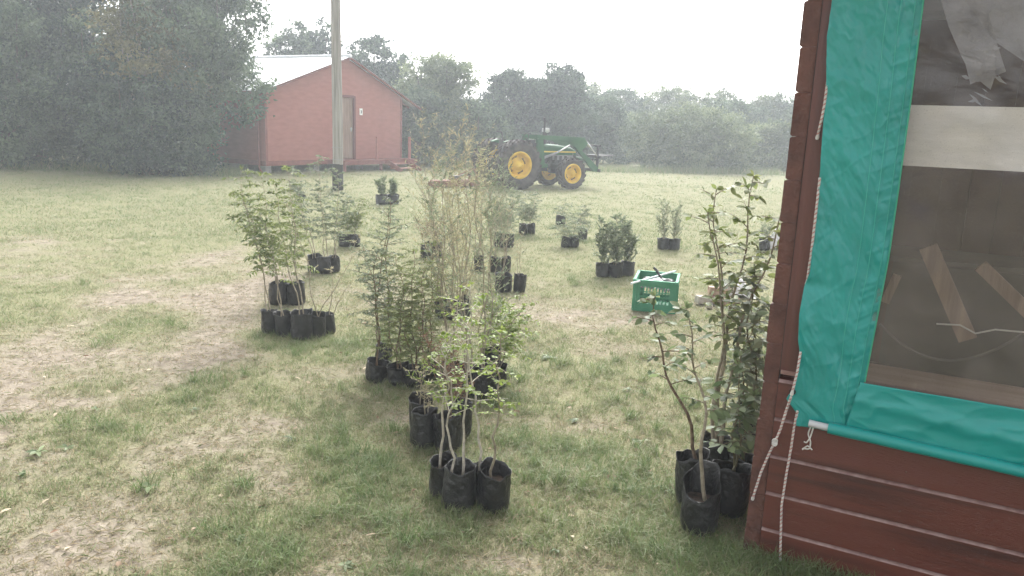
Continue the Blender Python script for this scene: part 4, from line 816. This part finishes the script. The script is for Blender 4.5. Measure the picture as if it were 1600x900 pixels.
SAP = [  # label, bag foot px, py, bag width px, kind, stem tops, extras
 # clump by the track, seven bags
 ('arching sapling in the leftmost front bag of the clump beside the dirt track', 418, 523, 25, 'pinnate', [(362, 266), (385, 300)], dict(hs=1.36)),
 ('sapling in the second front bag from the left of the clump beside the dirt track', 441, 527, 26, 'pinnate', [(398, 275), (405, 330)], dict(hs=1.36)),
 ('sapling in the widest middle front bag of the clump beside the dirt track', 467, 533, 33, 'pinnate', [(425, 285), (447, 262)], dict(hs=1.25)),
 ('pale stemmed sapling in the fourth front bag of the clump beside the dirt track', 492, 529, 26, 'thin', [(455, 320), (560, 372)], dict(hs=1.4, smat='stem_pale')),
 ('sparse sapling in the rightmost front bag of the clump beside the dirt track', 511, 522, 22, 'thin', [(520, 420), (548, 440)], dict(hs=1.4)),
 ('sapling in the left bag just behind the clump beside the dirt track', 432, 477, 28, 'pinnate', [(378, 310), (392, 345)], dict(hs=1.2, lmat='leaf_green')),
 ('sapling in the right bag just behind the clump beside the dirt track', 459, 477, 27, 'pinnate', [(440, 300), (452, 350)], dict(hs=1.25)),
 # three behind
 ('tall grey green sapling in the left bag of the trio before the wooden pole', 489, 426, 22, 'leafy', [(452, 262), (468, 300)], dict(hs=1.15)),
 ('tall grey green sapling in the middle bag of the trio before the wooden pole', 504, 428, 22, 'leafy', [(490, 245), (500, 290)], dict(hs=1.15)),
 ('tall grey green sapling in the right bag of the trio before the wooden pole', 519, 426, 20, 'leafy', [(528, 268), (545, 310)], dict(hs=1.2)),
 ('bushy yellow green sapling in the left of two bags right of the pole trio', 536, 386, 18, 'leafy', [(532, 318), (545, 330)], dict(hs=1.05, lmat='leaf_yellowgreen')),
 ('bushy green sapling in the right of two bags right of the pole trio', 553, 386, 17, 'leafy', [(568, 312), (556, 335)], dict(hs=1.1, lmat='leaf_yellowgreen')),
 ('small lone sapling in a tipped bag on the lawn left of the wooden pole', 464, 316, 13, 'leafy', [(468, 285)], dict(hs=1.0, tilt=(.1, .5, 0))),
 ('dark shrub in the left bag of the pair in front of the cabin steps', 595, 320, 19, 'bush', [(588, 284), (600, 278)], dict(hs=0.8, lmat='leaf_green')),
 ('dark shrub in the right bag of the pair in front of the cabin steps', 612, 320, 19, 'bush', [(612, 282), (618, 290)], dict(hs=0.8, lmat='leaf_green')),
 ('reddish twiggy sapling in the left of two bags in the middle of the lawn', 665, 404, 18, 'twiggy', [(652, 345), (668, 350)], {}),
 ('reddish twiggy sapling in the right of two bags in the middle of the lawn', 681, 404, 18, 'twiggy', [(690, 340), (678, 355)], {}),
 ('leafy sapling in the left bag of the pair nearest the tractor front', 779, 386, 16, 'leafy', [(768, 298), (780, 320)], {}),
 ('leafy sapling in the right bag of the pair nearest the tractor front', 795, 386, 16, 'leafy', [(802, 295), (792, 325)], {}),
 ('sparse leafy sapling in the left bag of the far pair below the front wheel', 817, 367, 14, 'leafy', [(810, 302), (822, 318)], {}),
 ('sparse leafy sapling in the right bag of the far pair below the front wheel', 830, 366, 13, 'leafy', [(838, 298), (826, 322)], {}),
 ('tall straw coloured sapling alone in a narrow bag at the centre of the lawn', 748, 425, 15, 'willow', [(735, 215), (757, 250)], dict(hs=1.6)),
 ('tall thin sapling in the left bag behind the two shiny bags at the lawn centre', 774, 425, 17, 'willow', [(758, 248), (782, 300)], dict(hs=1.4, lmat='leaf_greygreen')),
 ('tall thin sapling in the right bag behind the two shiny bags at the lawn centre', 789, 424, 16, 'willow', [(782, 262), (800, 310)], dict(hs=1.4, lmat='leaf_greygreen')),
 ('thin stemmed sapling in the wider left one of two shiny bags at the lawn centre', 786, 457, 27, 'thin', [(765, 240), (798, 330)], dict(hs=1.05)),
 ('thin stemmed sapling in the narrow right one of two shiny bags at the lawn centre', 811, 457, 20, 'thin', [(816, 365), (808, 380)], dict(hs=1.4)),
 ('tall straw coloured sapling in the leftmost bag of the tall stemmed trio', 690, 497, 21, 'willow', [(652, 188), (672, 232)], dict(hs=1.35, tilt=(.0, -.12, 0))),
 ('tall straw coloured sapling in the middle bag of the tall stemmed trio', 708, 500, 21, 'willow', [(700, 212), (690, 250)], dict(hs=1.4)),
 ('tall straw coloured sapling in the rightmost bag of the tall stemmed trio', 725, 497, 20, 'willow', [(745, 225), (722, 260)], dict(hs=1.6)),
 # left of centre
 ('dark column shaped sapling in the front bag at the left end of the central group', 586, 597, 33, 'column', [(600, 332), (590, 390)], dict(hs=0.95, dense=.9)),
 ('dark column shaped sapling in the back bag at the left end of the central group', 597, 574, 26, 'column', [(612, 312), (578, 380)], dict(hs=1.2)),
 ('feathery sapling in the left bag of the low central row behind the double bags', 622, 602, 34, 'feathery', [(598, 440), (622, 400), (640, 430)], dict(hs=0.9)),
 ('feathery sapling in the middle bag of the low central row behind the double bags', 646, 606, 34, 'feathery', [(640, 392), (668, 420), (625, 470)], dict(hs=0.9)),
 ('feathery sapling in the right bag of the low central row behind the double bags', 668, 600, 30, 'feathery', [(690, 410), (672, 380), (655, 440)], dict(hs=1.0)),
 # right of centre
 ('tall slender sapling in the left bag of the big central cluster', 703, 612, 34, 'willow', [(690, 250), (668, 300)], dict(hs=1.25, lmat='leaf_greygreen')),
 ('tall slender sapling in the front middle bag of the big central cluster', 729, 621, 36, 'willow', [(720, 200), (700, 270)], dict(hs=1.25, lmat='leaf_tan')),
 ('tall slender sapling in the front right bag of the big central cluster', 757, 624, 38, 'willow', [(748, 262), (764, 330)], dict(hs=1.3, lmat='leaf_greygreen')),
 ('lime leaved sapling in the hindmost bag of the big central cluster', 765, 588, 30, 'lime', [(790, 470), (760, 462)], dict(hs=1.4)),
 ('lime leaved sapling in the rightmost bag of the big central cluster', 777, 607, 27, 'lime', [(818, 478), (800, 500)], dict(hs=1.4, dense=.9)),
 # front double bags
 ('short sapling stub in the left bag of the back pair in the nearest group', 659, 702, 39, 'thin', [(655, 575), (668, 610)], dict(hs=1.5)),
 ('stub stemmed sapling half hidden behind the left back bag of the nearest group', 658, 678, 38, 'thin', [(664, 560)], dict(hs=1.5, lmat='leaf_lime')),
 ('reddish feathery sapling in the right bag of the back pair in the nearest group', 699, 708, 42, 'twiggy', [(668, 520), (690, 560)], dict(hs=1.4)),
 ('sapling half hidden behind the right back bag of the nearest group', 715, 684, 38, 'twiggy', [(706, 560)], dict(hs=1.5)),
 ('white zigzag sapling in the shadowed leftmost front bag nearest the camera', 690, 779, 42, 'zigzag', [(712, 470)], dict(hs=1.4, dense=.8)),
 ('white zigzag sapling in the big front bag left of the rightmost front one', 713, 803, 50, 'zigzag', [(738, 440), (694, 520)], dict(hs=1.33)),
 ('white zigzag sapling in the dark bag wedged between the two big front bags', 744, 786, 36, 'zigzag', [(718, 470)], dict(hs=1.5)),
 ('slim lime leaved sapling in the rightmost front bag nearest the camera', 769, 801, 51, 'zigzag', [(788, 500)], dict(hs=1.3, smat='stem_pale', dense=1.6)),
 # by the post
 ('slender crooked sapling in the bag nearest the brown post, soil showing', 1097, 843, 55, 'tallstem', [(1078, 478)], dict(hs=1.7, fill=.5, slump=.36)),
 ('leaning sapling in the bag directly behind the nearest one by the post', 1087, 800, 50, 'tallstem', [(1022, 470)], dict(hs=1.55, fill=.7, smat='stem_brown')),
 ('broad leaved sapling in the black bag touching the plank ends of the cabin', 1143, 815, 55, 'broad', [(1168, 610), (1150, 560)], dict(hs=1.3)),
 ('tallest crooked sapling by the post, in the back bag with torn plastic', 1123, 762, 46, 'tallstem', [(1190, 278), (1112, 330), (1135, 300), (1210, 318)], dict(hs=1.45, dense=1.5, lmat='leaf_yellowgreen')),
 ('dense leafy sapling in the rear bag hidden against the cabin corner', 1160, 775, 42, 'broad', [(1188, 430), (1165, 500), (1180, 550)], dict(dense=1.1, lmat='leaf_greygreen')),
 ('grey leaved sapling in the farthest bag tucked behind the cabin corner', 1172, 690, 40, 'broad', [(1178, 395), (1150, 440), (1190, 470)], dict(dense=1.0, lmat='leaf_greygreen')),
 # right lawn
 ('glossy bushy sapling in the left bag of the tidy row of three', 943, 433, 22, 'bush', [(940, 345), (950, 352), (935, 370)], dict(hs=1.0)),
 ('glossy bushy sapling in the middle bag of the tidy row of three', 963, 434, 22, 'bush', [(962, 338), (955, 360), (972, 356)], dict(hs=1.02)),
 ('glossy bushy sapling in the right bag of the tidy row of three', 981, 432, 22, 'bush', [(982, 352), (974, 346), (990, 375)], dict(hs=1.0)),
 ('low spreading sapling in the left front bag of the far middle foursome', 884, 387, 15, 'low', [(878, 345), (886, 338)], dict(hs=1.1, dense=.8)),
 ('low spreading sapling in the right front bag of the far middle foursome', 897, 387, 15, 'low', [(900, 342), (894, 336)], dict(hs=1.1, dense=.8)),
 ('sparse upright sapling in the right rear bag of the far middle foursome', 910, 375, 15, 'leafy', [(915, 322), (906, 335)], dict(hs=1.1, dense=.8)),
 ('sparse upright sapling in the left rear bag of the far middle foursome', 876, 352, 15, 'low', [(884, 312), (872, 325)], dict(hs=1.0, dense=.7)),
 ('grey shrubby sapling in the left bag of the lone pair beyond the crate', 1038, 390, 18, 'shrub', [(1034, 312), (1042, 322), (1026, 340)], dict(hs=0.95)),
 ('grey shrubby sapling in the right bag of the lone pair beyond the crate', 1054, 391, 18, 'shrub', [(1060, 318), (1050, 330), (1066, 345)], dict(hs=0.95)),
 ('small sapling in the black bag showing beside the white bundle near the post', 1197, 392, 16, 'shrub', [(1206, 345), (1190, 352)], dict(dense=.7)),
]
for i, (lab, px, py, wpx, kd, tops, kw) in enumerate(SAP): sapling(i, lab, px, py, wpx, kd, tops, **kw)

# ------------------------------------------------------------------ grass, weeds and dry litter
def inside_cabin(x, y):
    u = (x - P0[0]) * CD[0] + (y - P0[1]) * CD[1]; v = (x - P0[0]) * CN[0] + (y - P0[1]) * CN[1]
    return (u > -.1) & (v > .0) & (v < 3.6) & (u < 3.1)
def scatter(n, d0, d1, pw, fov=R(44)):
    a = rng.uniform(-fov, fov, n); k = 1 - pw; d = (d0 ** k + rng.uniform(0, 1, n) * (d1 ** k - d0 ** k)) ** (1 / k); return d * np.sin(a), d * np.cos(a)
def clear(x, y):
    ok = ~inside_cabin(x, y)
    for a, b, r in OBST: ok &= (x - a) ** 2 + (y - b) ** 2 > r * r
    return ok
def blades(mb, x, y, h, wd, lean, tint, seg2):
    n = len(x); z = gz(x, y) - .01; a = rng.uniform(0, 6.283, n); D = np.stack([np.cos(a), np.sin(a), 0 * a], -1); S = np.stack([-np.sin(a), np.cos(a), 0 * a], -1)
    sa = rng.uniform(0, 6.283, n); S = np.stack([np.cos(sa), np.sin(sa), 0 * a], -1)
    B = np.stack([x, y, z], -1); U = np.array([0, 0, 1.]); h = h[:, None]; wd = wd[:, None]; lean = lean[:, None]
    if seg2:
        m = B + U * h * .55 + D * h * lean * .35; tp = B + U * h * (1 - .35 * lean) + D * h * lean
        v = np.stack([B - S * wd / 2, B + S * wd / 2, m + S * wd * .4, m - S * wd * .4, tp], 1).reshape(-1, 3); o = np.arange(n)[:, None] * 5; base = mb.n
        mb.add(v, o + np.array([[0, 1, 2, 3]]), False, tint); mb.f.append((o + np.array([[3, 2, 4]]) + base, False, tint, 0))
    else:
        v = np.stack([B - S * wd / 2, B + S * wd / 2, B + U * h * (1 - .35 * lean) + D * h * lean], 1).reshape(-1, 3); mb.add(v, np.arange(n)[:, None] * 3 + np.array([[0, 1, 2]]), False, tint)
gm = mat('grass_blade', (.03, .05, .012), (.36, .3, .19), rough=.55, tint=True, trans=.42, spec=.3)
rp_ = [n for n in gm.node_tree.nodes if n.type == 'VALTORGB'][0].color_ramp
rp_.elements[0].color = (.095, .15, .055, 1)
for p, c in ((.3, (.155, .22, .085)), (.55, (.215, .25, .115)), (.75, (.28, .265, .165))): e = rp_.elements.new(p); e.color = (*c, 1)
rp_.elements[-1].color = (.42, .35, .235, 1)
gb = MB()
def lawn(n, d0, d1, pw, hh, ww, seg2, tuft, per=9, thr=.12):
    nt_ = n // per; cx, cyy = scatter(nt_, d0, d1, pw); g = lush(cx, cyy); k = rng.uniform(0, 1, nt_) < np.clip((g - thr) / .42, .22, 1); cx, cyy, g = cx[k], cyy[k], g[k]
    cnt = rng.integers(per // 3, per * 2 - per // 3, len(cx)); i = np.repeat(np.arange(len(cx)), cnt); m = len(i); sp = tuft * rng.uniform(.35, 1.3, len(cx))
    x = cx[i] + rng.normal(0, 1, m) * sp[i]; y = cyy[i] + rng.normal(0, 1, m) * sp[i]; tv = rng.uniform(0, 1, len(cx))[i]; g = g[i]; k = clear(x, y); x, y, g, tv = x[k], y[k], g[k], tv[k]; m = len(x)
    h = hh * (.38 + 1.0 * np.clip(g - .25, 0, 1)) * rng.uniform(.45, 1.45, m) * (.55 + .9 * tv); tint = np.clip(.84 - .52 * g + .34 * (tv - .5) + rng.normal(0, .17, m), 0, 1)
    blades(gb, x, y, h, ww * rng.uniform(.6, 1.3, m), rng.uniform(.3, 1.2, m), tint, seg2)
lawn(270000, 2.6, 7.5, 1.15, .066, .004, True, .035, 12)
lawn(300000, 7.3, 15, 1.1, .056, .0065, False, .06, 12)
lawn(240000, 14.5, 31, .9, .06, .012, False, .12, 10)
lawn(60000, 30, 62, .6, .08, .03, False, .3, 8)
# single long tufts where the lawn is lush
cx, cyy = scatter(2600, 2.7, 11, 1.1); k = lush(cx, cyy) > rng.uniform(.42, .95, len(cx)); cx, cyy = cx[k], cyy[k]; cnt = rng.integers(14, 50, len(cx)); i = np.repeat(np.arange(len(cx)), cnt)
tr_ = rng.uniform(.015, .06, len(cx)); x = cx[i] + rng.normal(0, 1, len(i)) * tr_[i]; y = cyy[i] + rng.normal(0, 1, len(i)) * tr_[i]; k = clear(x, y); x, y, i = x[k], y[k], i[k]
blades(gb, x, y, (rng.uniform(.07, .17, len(cx))[i]) * rng.uniform(.5, 1.2, len(i)), rng.uniform(.0025, .0055, len(i)), rng.uniform(.4, 1.5, len(i)), np.clip(rng.uniform(.12, .5, len(cx))[i] + rng.normal(0, .12, len(i)), 0, 1), True)
# fringe of longer grass along the cabin foot and round the nearest bags
n = 5200; u = rng.uniform(-.2, 1.9, n); v = -np.abs(rng.normal(0, .1, n)) - .01; x = P0[0] + CD[0] * u + CN[0] * v; y = P0[1] + CD[1] * u + CN[1] * v; k = clear(x, y); x, y = x[k], y[k]
blades(gb, x, y, rng.uniform(.05, .17, len(x)), rng.uniform(.002, .004, len(x)), rng.uniform(.3, 1.2, len(x)), np.clip(rng.normal(.35, .2, len(x)), 0, 1), True)
for a, b_, r in [o for o in OBST if o[1] < 7.6]:
    n = 130; t_ = rng.uniform(0, 6.283, n); d = r * 1.03 + np.abs(rng.normal(0, .03, n)); x = a + d * np.cos(t_); y = b_ + d * np.sin(t_); k = clear(x, y); x, y = x[k], y[k]
    if len(x): blades(gb, x, y, rng.uniform(.03, .11, len(x)), rng.uniform(.002, .004, len(x)), rng.uniform(.3, 1.2, len(x)), np.clip(rng.normal(.45, .22, len(x)), 0, 1), True)
tag(gb.build('grass', gm), 'patchy green and straw coloured grass covering the field', 'grass', kind='stuff')
# rank growth at the thicket's foot
rg = MB(); n = 16000; x = rng.uniform(-24, 14, n); y = 27.0 + rng.normal(0, .55, n) + np.where(x > -4, 9.5 + .35 * np.abs(x), 0); k = ~((x > -9.6) & (x < -3.6)); x, y = x[k], y[k]
blades(rg, x, y, rng.uniform(.1, .55, len(x)), rng.uniform(.012, .03, len(x)), rng.uniform(.2, .9, len(x)), np.clip(rng.normal(.5, .2, len(x)), 0, 1), False)
tag(rg.build('tall_grass', gm), 'rank tall grass along the foot of the thicket and far trees', 'grass', kind='stuff')
# straw lying flat
st = MB(); x, y = scatter(60000, 2.6, 13, 1.15); k = clear(x, y) & (lush(x, y) < rng.uniform(.2, .85, len(x))); x, y = x[k], y[k]; n = len(x); a = rng.uniform(0, 6.283, n)
D = np.stack([np.cos(a), np.sin(a), rng.normal(.03, .12, n)], -1); st.leaves(np.stack([x, y, gz(x, y) + rng.uniform(-.006, .006, n)], -1), D, np.array([0, 0, 1.]) + rng.normal(0, .4, (n, 3)), rng.uniform(.02, .075, n), rng.uniform(.0015, .0045, n), np.clip(rng.normal(.85, .16, n), 0, 1), curl=.2)
tag(st.build('dry_straw', gm), 'dry grass clippings strewn over the bare soil', 'straw', kind='stuff')
lt = MB(); x, y = scatter(420, 2.6, 14, 1.1); k = clear(x, y); x, y = x[k], y[k]; n = len(x); a = rng.uniform(0, 6.283, n)
lt.leaves(np.stack([x, y, gz(x, y) + .012], -1), np.stack([np.cos(a), np.sin(a), rng.normal(.05, .15, n)], -1), np.array([0, 0, 1.]) + rng.normal(0, .4, (n, 3)), rng.uniform(.025, .07, n), rng.uniform(.012, .028, n), rng.uniform(0, 1, n), detail=2, curl=.3)
tag(lt.build('leaf_litter', mat('dead_leaf', (.17, .09, .05), (.55, .46, .33), tint=True, trans=.2, rough=.8)), 'fallen pale and brown leaves scattered on the lawn', 'leaves', kind='stuff')
wd_ = MB()
for px, py, nn_, s in [(60, 708, 7, .13), (105, 700, 6, .1), (40, 738, 5, .09), (540, 882, 8, .09), (458, 690, 6, .1), (515, 722, 5, .08), (235, 762, 3, .14), (1035, 860, 6, .08), (860, 560, 9, .14), (900, 655, 7, .1), (1000, 690, 7, .1), (300, 640, 6, .07), (150, 640, 5, .08), (640, 845, 6, .06), (1150, 865, 6, .09), (980, 610, 7, .1), (820, 700, 6, .08), (370, 840, 6, .08), (870, 860, 6, .07)]:
    g = G(px, py); a = rng.uniform(0, 6.283, nn_); z = float(gz(g[0], g[1])) + .008
    wd_.leaves(np.tile([g[0], g[1], z], (nn_, 1)), np.stack([np.cos(a), np.sin(a), rng.uniform(.1, .5, nn_)], -1), np.array([0, 0, 1.]) + rng.normal(0, .2, (nn_, 3)), s * .62 * rng.uniform(.4, 1.3, nn_), s * .62 * rng.uniform(.25, .5, nn_), np.clip(rng.normal(.55, .2, nn_), 0, 1), detail=2, curl=.3)
tag(wd_.build('weeds', M['leaf_green']), 'flat broad leaved weeds growing in the lawn', 'weeds', kind='stuff')
